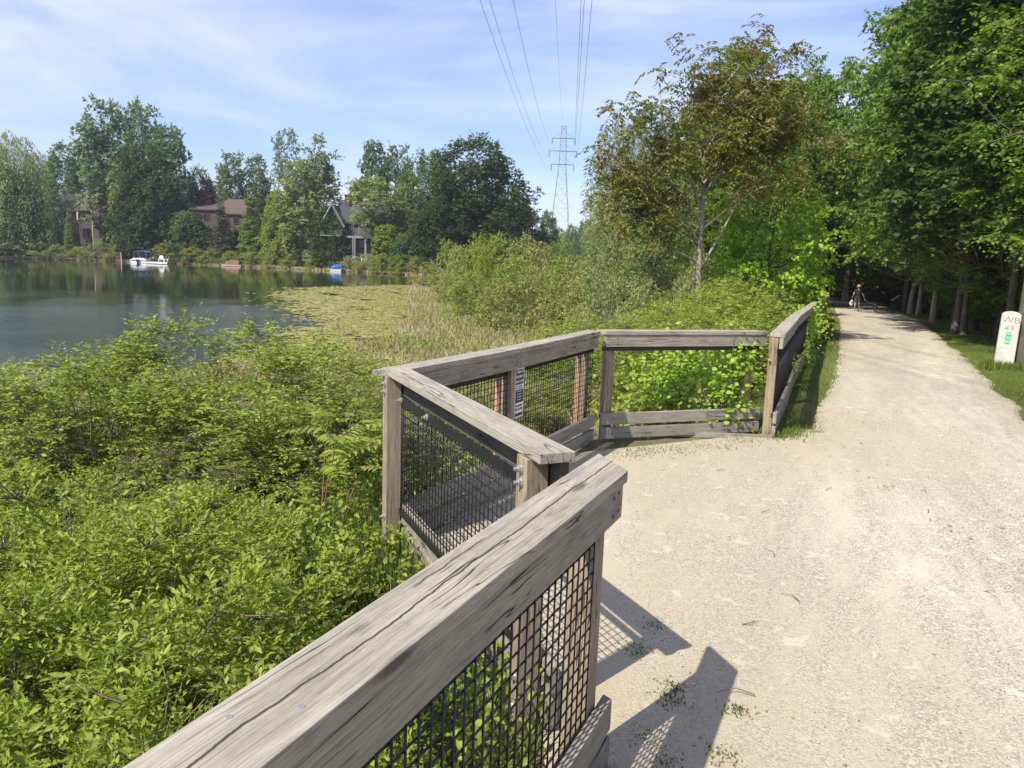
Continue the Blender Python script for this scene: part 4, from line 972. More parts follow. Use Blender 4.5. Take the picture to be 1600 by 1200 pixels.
tag(link('undergrowth', mesh_np('undergrowth', LV, [(f, 0) for f in F], [LF['wood']])), 'shaded undergrowth on the woodland floor', 'undergrowth', kind='stuff')

# marsh meadow
def marsh_pts(gg, n, ymax=75, dens=None):
    out = []
    while sum(len(o) for o in out) < n:
        m = n * 4; u = gg.uniform(0, 1, m); y = 8.5 * (ymax / 8.5) ** (u ** 1.0); x = -12 + gg.uniform(0, 1, m) * (12 + 0.41 * y - 1.5)
        ok = inside(x, y, FENCE_POLY) & (~inside(x, y, LAKE)) & (seg_dist(x, y, FENCE) > 0.5)
        if dens is not None: ok &= dens(x, y) > gg.uniform(0, 1, m)
        out.append(np.stack([x[ok], y[ok]], -1))
    p = np.concatenate(out)[:n]; return np.concatenate([p, ground_z(p[:, 0], p[:, 1])[:, None]], 1)
dry_d = lambda x, y: np.clip(0.55 + 0.6 * vnoise(x, y, .45, 3) + 0.7 * np.exp(-seg_dist(x, y, LAKE, True) / 4.0), 0.02, 1)
green_d = lambda x, y: np.clip(0.5 - 0.5 * vnoise(x, y, .45, 3), 0.05, 1)
gg = np.random.default_rng(40)
blades('marsh_grass', marsh_pts(gg, 60000, 80, dry_d), .30, .009, M_DRY, 'dry straw coloured grass across the marsh behind the railings', .7, 6, 'dry grass')
blades('marsh_grass', marsh_pts(gg, 30000, 60, green_d), .30, .010, M_GRASS, 'fresh green grass and sedge across the marsh behind the railings', .7, 7)
blades('marsh_grass', marsh_pts(gg, 12000, 50, lambda x, y: np.clip(vnoise(x, y, .8, 9), 0, 1)), .5, .009, M_RUST, 'pinkish brown dead stalks in patches of the marsh', .6, 8, 'dead stalks')
WP = marsh_pts(gg, 42000, 60, green_d); WP[:, 2] += gg.uniform(0.05, .45, len(WP))
LV, F = leaves(WP, gg.normal(0, 1, WP.shape), np.array((0, 0, 1.)) + gg.normal(0, .5, WP.shape), gg.uniform(.06, .11, len(WP)), np.full(len(WP), .55), 'diamond')
tag(link('ground_cover', mesh_np('ground_cover', LV, [(f, 0) for f in F], [LF['mid']])), 'low leafy plants spread through the marsh meadow', 'marsh plants', kind='stuff')

# near bank below the rails
def bank(gg, n, hi=0.9):
    out = []
    while sum(len(o) for o in out) < n:
        m = n * 4; x = gg.uniform(-4.2, .6, m); y = gg.uniform(-.6, 6.4, m)
        d = seg_dist(x, y, FENCE); ok = inside(x, y, FENCE_POLY) & (d > 0.02) & (gg.uniform(0, 1, m) < np.exp(-np.maximum(d - .6, 0) / 1.0) + .15)
        out.append(np.stack([x[ok], y[ok]], -1))
    p = np.concatenate(out)[:n]; return np.concatenate([p, ground_z(p[:, 0], p[:, 1])[:, None]], 1)
blades('grass', bank(gg, 22000), .24, .0035, M_GRASSD, 'long thin green grass on the bank below the front railing', .8, 9)
WP = bank(gg, 14000); WP[:, 2] += gg.uniform(0.0, .38, len(WP)) * (0.6 + .4 * np.sin(WP[:, 0] * 6) * np.sin(WP[:, 1] * 5))
LV, F = leaves(WP, gg.normal(0, 1, WP.shape) * (1, 1, .6), np.array((-.3, -.3, 1.)) + gg.normal(0, .5, WP.shape), gg.uniform(.028, .06, len(WP)), np.full(len(WP), .6), 'ovate')
tag(link('ground_cover', mesh_np('ground_cover', LV, [(f, 0) for f in F], [LF['near']])), 'small leafy weeds on the bank below the front railing', 'weeds', kind='stuff')
# tufts in the gravel by the railing shade
def tuft_pts(gg, centres, n, s):
    c = np.array(centres)[gg.integers(0, len(centres), n)]; p = c + gg.normal(0, 1, (n, 2)) * s; return np.concatenate([p, (zpath(p[:, 1]) + .006)[:, None]], 1)
cen = [(.50, 2.25), (.62, 2.38), (.55, 2.65), (.7, 2.9), (.62, 3.3), (.82, 2.55), (.95, 2.85), (.72, 3.0), (.75, 3.55), (.6, 2.5), (1.3, 7.15), (1.6, 7.2), (2.0, 7.4), (2.4, 7.75), (1.1, 7.0), (2.9, 7.9), (3.05, 8.15), (3.15, 8.3)]
blades('grass', tuft_pts(gg, cen[:10], 800, .035), .014, .003, M_GRASSD, 'scattered small grass tufts in the gravel beside the near railing ends', 1.2, 10)
blades('grass', tuft_pts(gg, cen[10:15], 900, .13), .014, .004, M_GRASS, 'thin grass in the gravel at the foot of the back railing', 1.0, 11)
blades('grass', tuft_pts(gg, [(2.86, 7.95), (2.98, 8.1), (3.1, 8.35), (2.8, 8.1), (3.2, 8.7)], 1000, .09), .07, .004, M_GRASS, 'grass tufts round the foot of the leaning end post', .8, 12)
blades('grass', tuft_pts(gg, [(.33, 2.18), (.42, 2.28), (.36, 2.05)], 500, .05), .09, .003, M_GRASS, 'grass tuft at the foot of the front railing post', .8, 13)

blades('grass', tuft_pts(gg, [(9.7, 15.1), (10.1, 15.1), (9.9, 15.6), (9.6, 15.4), (10.2, 15.5)], 1500, .12) + np.array((0, 0, .03)), .16, .006, M_GRASS, 'longer grass round the base of the concrete mile marker', .8, 16)
# fallen leaf bits on the gravel
gq = np.random.default_rng(77); nq = 420; yq = 2.0 + 22 * gq.uniform(0, 1, nq) ** 1.4; sd_ = gq.uniform(0, 1, nq) < .6
xq = np.where(sd_, pright(yq) - gq.exponential(.4, nq), np.maximum(pleft(yq), 1.0) + gq.exponential(.5, nq)); LV, F = leaves(np.stack([xq, yq, zpath(yq) + .022], -1), gq.normal(0, 1, (nq, 3)) * (1, 1, .05), np.array((0, 0, 1.)) + gq.normal(0, .15, (nq, 3)), gq.uniform(.02, .045, nq), np.full(nq, .6), 'diamond')
tag(link('leaf_litter', mesh_np('leaf_litter', LV, [(f, 0) for f in F], [LF['dead']])), 'small dry leaves scattered along the gravel edges', 'leaf litter', kind='stuff')
# pebbles and twigs on the gravel
gg = np.random.default_rng(50); n = 2600
y = 1.2 + 9 * gg.uniform(0, 1, n) ** 1.3; x = .4 + (pright(y) - .4) * gg.uniform(0, 1, n); s = gg.uniform(.0025, .0075, n)
oc = np.array([(1, 0, 0), (0, 1, 0), (-1, 0, 0), (0, -1, 0), (0, 0, .6), (0, 0, -.6)]); of = np.array([(0, 1, 4), (1, 2, 4), (2, 3, 4), (3, 0, 4), (1, 0, 5), (2, 1, 5), (3, 2, 5), (0, 3, 5)])
V = np.stack([x, y, zpath(y) + .011], -1)[:, None] + s[:, None, None] * (oc[None] * gg.uniform(.6, 1.4, (n, 6, 1)))
tag(link('pebbles', mesh_np('pebbles', V.reshape(-1, 3), [((of[None] + (np.arange(n) * 6)[:, None, None]).reshape(-1, 3), 0)], [leaf_mat('pebble', (.18, .15, .12), (.62, .56, .48), transl=0.0)])), 'loose small pebbles strewn over the gravel', 'pebbles', kind='stuff')
for i, (px, py, l, a) in enumerate([(1190, 800, .10, .3), (1210, 868, .09, 1.4), (1120, 735, .10, .2), (1290, 765, .10, .4), (1250, 940, .12, 1.9), (1160, 975, .10, .1), (1180, 1085, .16, 2.8), (1450, 800, .08, .9)]):
    dd = _f * FPX + _r * (px - 800) - _u * (py - 600); p = Vector((0, 0, EYE)) + dd * (-(EYE - .02) / dd.z)
    v, q = tubes(np.array([(0, 0, 0), (l * .5 * math.cos(a), l * .5 * math.sin(a), .012), (l * math.cos(a + .3), l * math.sin(a + .3), .003)])[None], np.array([[.003, .0025, .0015]]), 5)
    o = link('twig', mesh_np('twig', v, [(q, 0)], [M_TWIG])); o.location = p; o.location.z = float(zpath(p.y)) + .018
    tag(o, 'small dry twig lying on the pale gravel', 'twig', 'twigs lying on the gravel')

# lily pads
gg = np.random.default_rng(60); pts = []
LILY = np.array([(-5.0, 18.5), (-6.6, 20.5), (-7.6, 23.5), (-7.3, 26.5), (-8.2, 30), (-8.4, 35), (-11.2, 40), (-13.5, 46), (-15.5, 52), (-17.5, 62), (-15, 68), (-11, 76), (-7, 76), (-5, 52), (-3, 36), (-3, 20)])
while len(pts) < 30000:
    m = 40000; y = 17 * (76 / 17) ** gg.uniform(0, 1, m); x = gg.uniform(-19, -3, m)
    d = seg_dist(x, y, LILY, True); ins = inside(x, y, LILY)
    dn = np.where(ins, np.clip(.25 + d / 1.6, 0, 1), np.exp(-d / .55) * .3) * np.clip(.9 + 1.3 * vnoise(x * .5, y * .4, 1.5, 4), .0, 1)
    lk = inside(x, y, LAKE)
    ok = lk & (gg.uniform(0, 1, m) < dn); pts += list(np.stack([x[ok], y[ok]], -1))
P = np.array(pts[:30000]); n = len(P); s = gg.uniform(.05, .12, n) * (1 + P[:, 1] / 60); a6 = np.arange(4) * np.pi / 2 + gg.uniform(0, 6, (n, 1))
V = np.zeros((n, 4, 3)); V[:, :, 0] = P[:, :1] + s[:, None] * np.cos(a6); V[:, :, 1] = P[:, 1:] + s[:, None] * np.sin(a6); V[:, :, 2] = WATER_Z + .006 + gg.uniform(0, .02, (n, 1)) + gg.normal(0, .008, (n, 4))
tag(link('lily_pads', mesh_np('lily_pads', V.reshape(-1, 3), [((np.arange(n)[:, None] * 4 + np.arange(4)), 0)], [leaf_mat('lily_pad', (.15, .17, .045), (.42, .40, .13), (.36, .27, .06), transl=.05, noise_scale=.4)])), 'yellow green lily pads floating in the shallow bay', 'lily pads', kind='stuff')
# emergent sedge in the shallows
E_ = P[gg.choice(n, 9000)]; E_ = E_[(E_[:, 1] < 60) & (seg_dist(E_[:, 0], E_[:, 1], LAKE, True) < 3.2)]
blades('marsh_grass', np.concatenate([E_, np.full((len(E_), 1), WATER_Z)], 1), .16, .010, leaf_mat('sedge_blade', (.20, .20, .04), (.40, .36, .12), transl=.2), 'yellowish sedge standing in the shallows beside the lily pads', .7, 14)
# dry rim on the far waterline
xs = []
for i in range(12, 18):
    a, b = LAKE[i], LAKE[i + 1]; m = int(np.hypot(*(b - a)) * 60); t = gg.uniform(0, 1, (m, 1)); xs.append(a + (b - a) * t + gg.normal(0, .35, (m, 2)) + (0, .5))
E_ = np.concatenate(xs); blades('marsh_grass', np.concatenate([E_, ground_z(E_[:, 0], E_[:, 1])[:, None]], 1), .35, .05, M_DRY, 'pale dry grass rim along the far waterline', .8, 15, 'dry grass')

# bare white dead branch leaning over the shrubs
p = cross_px(692, 432, 47); q_ = cross_px(672, 404, 46)
v, q = tubes(np.array([(0, 0, 0), ((q_ - p) * .5 + Vector((0, 0, .1))), (q_ - p)])[None], np.array([[.06, .05, .02]]), 5)
o = link('dead_branch', mesh_np('dead_branch', v, [(q, 0)], [plain('bleached_wood', (.55, .5, .42))])); o.location = p
tag(o, 'bleached bare branch leaning out of the shrubs at the shore end', 'branch')

# ------------------------------------------------------------------ railings
def child(name, me, root, M):
    o = bpy.data.objects.new(name, me); COL.objects.link(o); o.parent = root
    o.matrix_local = Matrix.Translation(-Vector(root.location)) @ M
    return o

def prism_mesh(name, x0a, x1a, x0b, x1b, y0, y1, z0, z1, mat, bevel=0.003):
    """Board along X; its ends may be mitred: a = at y0, b = at y1."""
    bm = bmesh.new(); vs = [bm.verts.new(p) for p in ((x0a, y0, z0), (x1a, y0, z0), (x1b, y1, z0), (x0b, y1, z0), (x0a, y0, z1), (x1a, y0, z1), (x1b, y1, z1), (x0b, y1, z1))]
    for f in ((3, 2, 1, 0), (4, 5, 6, 7), (0, 1, 5, 4), (1, 2, 6, 5), (2, 3, 7, 6), (3, 0, 4, 7)): bm.faces.new([vs[i] for i in f])
    if bevel: bmesh.ops.bevel(bm, geom=bm.edges[:], offset=bevel, segments=2, affect='EDGES', profile=0.6)
    return bm_mesh(name, bm, mat)

def mesh_panel(x0, x1, y, z0, z1, cell=0.048, w=0.0044):
    xs = np.arange(x0 + cell / 2, x1, cell); zs = np.arange(z0 + cell * .35, z1, cell); V = []; F = []; 
    cub = np.array([(0, 0, 0), (1, 0, 0), (1, 1, 0), (0, 1, 0), (0, 0, 1), (1, 0, 1), (1, 1, 1), (0, 1, 1)], float)
    cf = np.array([(3, 2, 1, 0), (4, 5, 6, 7), (0, 1, 5, 4), (1, 2, 6, 5), (2, 3, 7, 6), (3, 0, 4, 7)])
    lo = []; hi = []
    for x in xs: lo.append((x - w / 2, y, z0)); hi.append((x + w / 2, y + w, z1))
    for z in zs: lo.append((x0, y + w * .9, z - w / 2)); hi.append((x1, y + w * 1.9, z + w / 2))
    lo = np.array(lo); hi = np.array(hi); V = lo[:, None] + (hi - lo)[:, None] * cub[None]
    return mesh_np('wire_mesh', V.reshape(-1, 3), [((cf[None] + (np.arange(len(lo)) * 8)[:, None, None]).reshape(-1, 4), 0)], [M_WIRE])

def bolt_mesh(r=.014, ln=.03):
    bm = bmesh.new(); add_cyl(bm, (0, 0, 0), (0, .004, 0), r * 1.5, seg=12); add_cyl(bm, (0, .004, 0), (0, .015, 0), r, seg=6); add_cyl(bm, (0, .015, 0), (0, ln, 0), r * .5, seg=8)
    return bm_mesh('bolt', bm, M_GALV)
BOLT = bolt_mesh(); bmx = bmesh.new(); add_cyl(bmx, (0, 0, 0), (0, -.003, 0), .0055, seg=10); SCREW = bm_mesh('screw', bmx, M_SCREW)
bmx = bmesh.new(); add_cyl(bmx, (0, 0, -.001), (0, 0, .0012), .005, seg=10); NAIL = bm_mesh('nail', bmx, M_GALV)

RT = 1.1   # top of the rail above the trail
def rail_bay(root, A, B, zA=0.0, zB=0.0, mA=0.0, mB=0.0, cw=.15, posts=(), panel=(0.0, None), cap=None, board=None, toe=True, bm_in=(0.0, 0.0), post_mat=None,
             strip=True, strip_bolts=(), post_bottom=-.35, post_bolts=True, screws=(), nails=(), top=RT, post_lean=0.0, cap_over=(0, 0), face_h=.118, wire=True):
    A = Vector((A[0], A[1], zA + top)); B = Vector((B[0], B[1], zB + top)); M = frame_matrix(A, B); L = (B - A).length
    cp = child('cap_board', prism_mesh('cap_board', -cap_over[0], L + cap_over[1], mA - cap_over[0], L + mB + cap_over[1], 0, cw, -.038, 0, cap or M_CAP), root, M)
    a, b = bm_in; k = lambda y: y / cw
    child('face_board', prism_mesh('face_board', a + mA * k(.012), L - b + mB * k(.012), a + mA * k(.05), L - b + mB * k(.05), .012, .05, -.040 - face_h, -.040, board or M_BOARD), root, M)
    x0 = panel[0]; x1 = L if panel[1] is None else panel[1]
    if toe:
        for z0, z1 in ((-1.09, -.975), (-.945, -.83)):
            child('toe_board', prism_mesh('toe_board', a + mA * .2, L - b + mB * .2, a + mA * .3, L - b + mB * .3, .012, .05, z0, z1, M_BOARD), root, M)
    if wire: child('wire_mesh', mesh_panel(x0, x1, .053, -.86 if toe else -1.0, -.165), root, M)['kind'] = 'stuff'
    if strip:
        for z0, z1 in ((-.205, -.155), (-.885, -.845)):
            child('steel_strip', prism_mesh('steel_strip', x0, x1, x0, x1, .0635, .0685, z0, z1, M_STRIP, 0), root, M)
    for x in strip_bolts: child('bolt', BOLT, root, M @ Matrix.Translation((x, .069, -.18)))
    for p in posts:
        x, yo, bot = p[0], p[1] if len(p) > 1 and p[1] is not None else .072, p[2] if len(p) > 2 else post_bottom
        pwid = .045 if (len(p) > 3 and p[3] is M_REDPOST) else .089; pdep = .04 if pwid < .08 else .089
        me = prism_mesh('post', 0, RT + 0 - .045 - bot, 0, RT - .045 - bot, 0, pdep, 0, pwid, (p[3] if len(p) > 3 else post_mat) or M_POST, .003)
        # post mesh runs along its own X, which is turned upright
        Up = Matrix(((0, 0, 1, 0), (0, 1, 0, 0), (-1, 0, 0, 0), (0, 0, 0, 1)))
        lean = p[4] if len(p) > 4 else post_lean
        po = child('post', me, root, M @ Matrix.Translation((x - .0445, yo, -.041)) @ Matrix.Rotation(lean, 4, 'Y') @ Up)
        if post_bolts and (len(p) < 6 or p[5]):
            for zz in (-.085, -.135, -.90, -1.03): child('bolt', BOLT, root, M @ Matrix.Translation((x + random.uniform(-.012, .012), yo + .089, zz + .0)))
    for x, z in screws: child('screw', SCREW, root, M @ Matrix.Translation((x, .012, z)))
    for x, yy in nails: child('nail', NAIL, root, M @ Matrix.Translation((x, yy, 0)))
    return M, L

# front railing (nearest)
u = Vector((.42, .907)).normalized(); Bf = Vector((.392, 2.45)); Af = Bf - u * 4.2
root = empty('railing', (Bf.x, Bf.y, 0)); tag(root, 'nearest weathered timber railing with black mesh, running from the bottom left to the middle', 'railing')
rail_bay(root, Af, Bf, mB=.17, cw=.16, cap=M_CAPFRONT, posts=((4.2 - .075, .058, -.35, M_POST, 0.0, False), (4.2 - 2.2, .075, -1.2)), panel=(.1, 4.2 - .125),
         bm_in=(0, .018), screws=[(4.15, -.065), (4.15, -.125), (4.10, -.07), (4.10, -.13)], strip=True,
         nails=[(4.2 - .25, .05), (4.2 - .27, .11), (4.2 - .95, .04), (4.2 - 1.25, .055), (4.2 - 1.55, .045), (4.2 - 1.9, .06), (4.2 - 1.62, .12)])
# second railing (left side of the overlook, seen from outside)
C2 = Vector((-.655, 4.62)); A2 = Vector((.235, 2.66))
root = empty('railing', (C2.x, C2.y, 0)); tag(root, 'short timber railing behind the nearest one, its bolted outer side facing the view', 'railing')
L2 = (C2 - A2).length
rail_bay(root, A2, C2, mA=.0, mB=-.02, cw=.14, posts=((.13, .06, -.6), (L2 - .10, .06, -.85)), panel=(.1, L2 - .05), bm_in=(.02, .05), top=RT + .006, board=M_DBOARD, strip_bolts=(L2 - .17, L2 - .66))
# third: two bays towards the back corner
root = empty('railing', (.1, 5.9, 0)); tag(root, 'timber railing of two bays with a small sign, left corner to back corner', 'railing')
A3 = Vector((-.63, 4.50)); J3 = Vector((.055, 5.79)); B3 = Vector((.845, 7.46))
M3, L3 = rail_bay(root, A3, J3, mA=-.13, mB=-.012, cw=.15, posts=(((J3 - A3).length - .14, .075, -.5, M_REDPOST, 0, False), (.06, .075, -.6), ((J3 - A3).length - .03, .03, -.5, M_POST, 0, False)), screws=[((J3 - A3).length - .02 - a, b) for a in (.02,) for b in (-.07, -.125)], bm_in=(.02, 0))
M3b, L3b = rail_bay(root, J3 + (B3 - J3).normalized() * .004, B3, mA=-.008, mB=.05, cw=.15, posts=(((B3 - J3).length - .30, .075, -.5, M_REDPOST, 0, False), (.03, .075, -.5, M_POST, 0, False), ((B3 - J3).length - .12, .075, -.5)), screws=[(.03, -.07), (.03, -.125), (.55, -.1), (1.2, -.09)], bm_in=(0, .02))
# back railing facing the view
root = empty('railing', (1.8, 7.9, 0)); tag(root, 'straight timber railing panel facing the view at the back of the overlook', 'railing')
A4 = Vector((.90, 7.50)); B4 = Vector((2.70, 8.13)); L4 = (B4 - A4).length
rail_bay(root, A4, B4, mA=-.03, mB=-.06, cw=.15, posts=((.10, .07, -.3, M_POST, 0, False), (L4 - .16, .07, -.3, M_POST, 0, False)), screws=[(.14, -.075), (.14, -.13), (L4 - .18, -.075), (L4 - .18, -.13), (.14, -.88), (L4 - .18, -.88), (L4 - .18, -1.02), (L4 - .18, -1.05)], bm_in=(.015, 0))
box_obj('edging_board', (-.9, -.02, -.02), (.95, .02, .03), M_BOARD, root)
eb = root.children[-1]; eb.rotation_euler = (0, 0, math.atan2(B4.y - A4.y, B4.x - A4.x)); eb.location = (.06, -.11, .01)
# curved railing along the trail
root = empty('railing', (2.75, 8.0, 0)); tag(root, 'long railing curving away along the left edge of the trail, overgrown with vines', 'railing')
cv = [(2.78, 7.86), (3.55, 9.7), (4.35, 11.7), (5.3, 13.95), (6.2, 16.1), (7.15, 18.4), (8.1, 20.7), (9.05, 22.95), (10.0, 25.2), (11.0, 27.5), (12.0, 29.8), (12.95, 32.1), (14.0, 34.5)]
for i in range(len(cv) - 1):
    a = Vector(cv[i]); b = Vector(cv[i + 1]); Lb = (b - a).length
    rail_bay(root, a, b, zA=float(zpath(a.y)), zB=float(zpath(b.y)), cw=.15, mA=.012, mB=.012, posts=((.06, .06, -.25, M_POST, R(-4) if i == 0 else 0.0, False),), post_bolts=False)
# its far end flares away
root = empty('railing', (14.1, 34.8, 0)); tag(root, 'far end piece of the curved railing flaring up beside the walker', 'railing')
rail_bay(root, (14.05, 34.6), (14.15, 37.2), zA=float(zpath(34.6)) + .02, zB=float(zpath(37.2)) + .3, cw=.15, posts=((.2, .06, -.3, M_POST, 0, False), (2.4, .06, -.3, M_POST, 0, False)), post_bolts=False, board=M_CAP, face_h=.22)

# concrete footing showing under the second railing
o = box_obj('concrete_footing', (-.5, -.10, -.30), (.55, .10, .0), M_CONC2, None, .02); o.location = (-.30, 3.95, -.13); o.rotation_euler = (0.06, 0.05, math.atan2(C2.y - A2.y, C2.x - A2.x))
tag(o, 'pale concrete footing showing under the short railing', 'footing')

# private property sign
TXT_WHITE = plain('sign_white', (.72, .74, .74), .5, 0, .04); TXT_BLACK = plain('sign_black', (.012, .012, .013), .5, 0, .1); SIGN_BACK = plain('sign_face', (.74, .76, .76), .5, 0, .04)
def text(name, s, size, mat, parent, M, ext=.0006, sx=1.0, bold=0.0):
    cu = bpy.data.curves.new(name, 'FONT'); cu.body = s; cu.size = size; cu.align_x = 'CENTER'; cu.align_y = 'CENTER'; cu.extrude = ext; cu.materials.append(mat); cu.offset = bold; cu.resolution_u = 3
    tmp = bpy.data.objects.new(name + '_curve', cu); COL.objects.link(tmp); bpy.context.view_layer.update()
    me = bpy.data.meshes.new_from_object(tmp.evaluated_get(bpy.context.evaluated_depsgraph_get())); bpy.data.objects.remove(tmp)
    if len(me.materials) == 0: me.materials.append(mat)
    o = bpy.data.objects.new(name, me); COL.objects.link(o); o.parent = parent; o.matrix_local = M @ Matrix.Diagonal((sx, 1, 1, 1)); return o
def face_frame(loc, nrm, up=Vector((0, 0, 1))):
    z = Vector(nrm).normalized(); x = up.cross(z).normalized(); y = z.cross(x)
    return Matrix(((x.x, y.x, z.x, loc[0]), (x.y, y.y, z.y, loc[1]), (x.z, y.z, z.z, loc[2]), (0, 0, 0, 1)))
d3 = (B3 - J3).normalized(); nin = Vector((d3.y, -d3.x))
pos = J3 + d3 * .075 - nin * .045
sg = bpy.data.objects.new('warning_sign', None); COL.objects.link(sg); sg.matrix_world = face_frame((pos.x + nin.x * .012, pos.y + nin.y * .012, .745), (nin.x, nin.y, 0))
sg.scale = (1.3, .86, 1)
tag(sg, 'small upright black and white private property sign on the middle post of the long railing', 'sign')
def sbox(name, x0, x1, y0, y1, z0, z1, mat):
    bm = bmesh.new(); add_box(bm, (x0, y0, z0), (x1, y1, z1)); o = bpy.data.objects.new(name, bm_mesh(name, bm, mat)); COL.objects.link(o); o.parent = sg; return o
sbox('plate', -.062, .062, -.225, .225, 0, .003, SIGN_BACK)
sbox('black_panel', -.053, .053, .078, .213, .0032, .0042, TXT_BLACK)
sbox('black_panel', -.053, .053, -.088, .030, .0032, .0042, TXT_BLACK)
sbox('black_panel', -.053, .053, -.212, -.185, .0032, .0042, TXT_BLACK)
for s, y, sz, m in (('PRIVATE', .190, .034, TXT_WHITE), ('PROPERTY', .148, .034, TXT_WHITE), ('AND LAKE', .105, .034, TXT_WHITE), ('PLEASE STAY', -.118, .022, TXT_BLACK), ('ON THE TRAIL', -.150, .022, TXT_BLACK)):
    o = text('lettering', s, sz, m, sg, Matrix.Translation((0, y, .0052)), sx=.68, bold=.0006)
for y, w_, m in ((.062, .034, TXT_BLACK), (.045, .040, TXT_BLACK), (.015, .036, TXT_WHITE), (-.010, .032, TXT_WHITE), (-.035, .034, TXT_WHITE), (-.060, .028, TXT_WHITE)):
    for k_ in range(5):
        xa = -w_ + k_ * w_ * .4; sbox('small_print', xa, xa + w_ * .3, y - .0035, y + .0035, .0044, .0050, m)

# ------------------------------------------------------------------ concrete mile marker
WBX, WBY = 9.86, 15.35
nrm = Vector((-.42, -.90, 0)); Mx = face_frame((WBX, WBY, gz(WBX, WBY)), nrm) @ Matrix.Rotation(R(-1.5), 4, 'Z')
mk = bpy.data.objects.new('mile_marker', None); COL.objects.link(mk); mk.matrix_world = Mx
tag(mk, 'pale round topped concrete mile marker reading WB 43 right of the trail', 'mile marker')
bm = bmesh.new(); w_ = .160; h_ = 1.10; prof_ = [(-w_ * 1.06, -.3), (w_ * 1.06, -.3), (w_, h_)] + [(w_ * math.cos(a), h_ + .075 * math.sin(a)) for a in np.linspace(.25, math.pi - .25, 9)] + [(-w_, h_)]
vs = [bm.verts.new((x, y, 0)) for x, y in prof_]; f_ = bm.faces.new(vs); ex = bmesh.ops.extrude_face_region(bm, geom=[f_]); bmesh.ops.translate(bm, vec=(0, 0, -.15), verts=[v for v in ex['geom'] if isinstance(v, bmesh.types.BMVert)])
bmesh.ops.recalc_face_normals(bm, faces=bm.faces[:]); bmesh.ops.bevel(bm, geom=bm.edges[:], offset=.008, segments=2, affect='EDGES')
o = bpy.data.objects.new('slab', bm_mesh('slab', bm, M_CONC)); COL.objects.link(o); o.parent = mk
INC = plain('incised_grey', (.25, .235, .22), .9, 0, .2); GRN = plain('green_sticker', (.03, .42, .20), .5, 0, .05); WHT = plain('white_print', (.78, .8, .78), .5, 0, .03)
text('lettering', 'WB', .17, INC, mk, Matrix.Translation((0, 1.00, .0008)), sx=1.15); text('lettering', '43', .155, INC, mk, Matrix.Translation((-.01, .83, .0008)), sx=1.15)
bm = bmesh.new(); add_box(bm, (-.05, .52, .0005), (.045, .76, .0015)); o = bpy.data.objects.new('sticker', bm_mesh('sticker', bm, GRN)); COL.objects.link(o); o.parent = mk
for s, y, sz in (('MILE', .725, .036), ('43', .645, .07), ('W', .565, .075)): text('lettering', s, sz, WHT, mk, Matrix.Translation((-.002, y, .0024)), ext=.0004)

# ------------------------------------------------------------------ interpretive panel
p = cross_px(1397, 486, 52.0); e = empty('interpretive_panel', (p.x, 52.0, gz(p.x, 52.0))); e.rotation_euler = (0, 0, R(-112)); tag(e, 'slanted interpretive panel on a dark post on the grass right of the walker', 'information panel')
GRN2 = plain('dark_green_post', (.03, .04, .03), .6)
box_obj('post', (-.06, -.06, -.2), (.06, .06, .82), GRN2, e, .01)
o = box_obj('panel', (-.45, -.30, -.025), (.45, .30, .025), plain('panel_face', (.45, .47, .48), .3, 0, .1), e, .008); o.location = (0, -.02, .92); o.rotation_euler = (R(38), 0, 0)

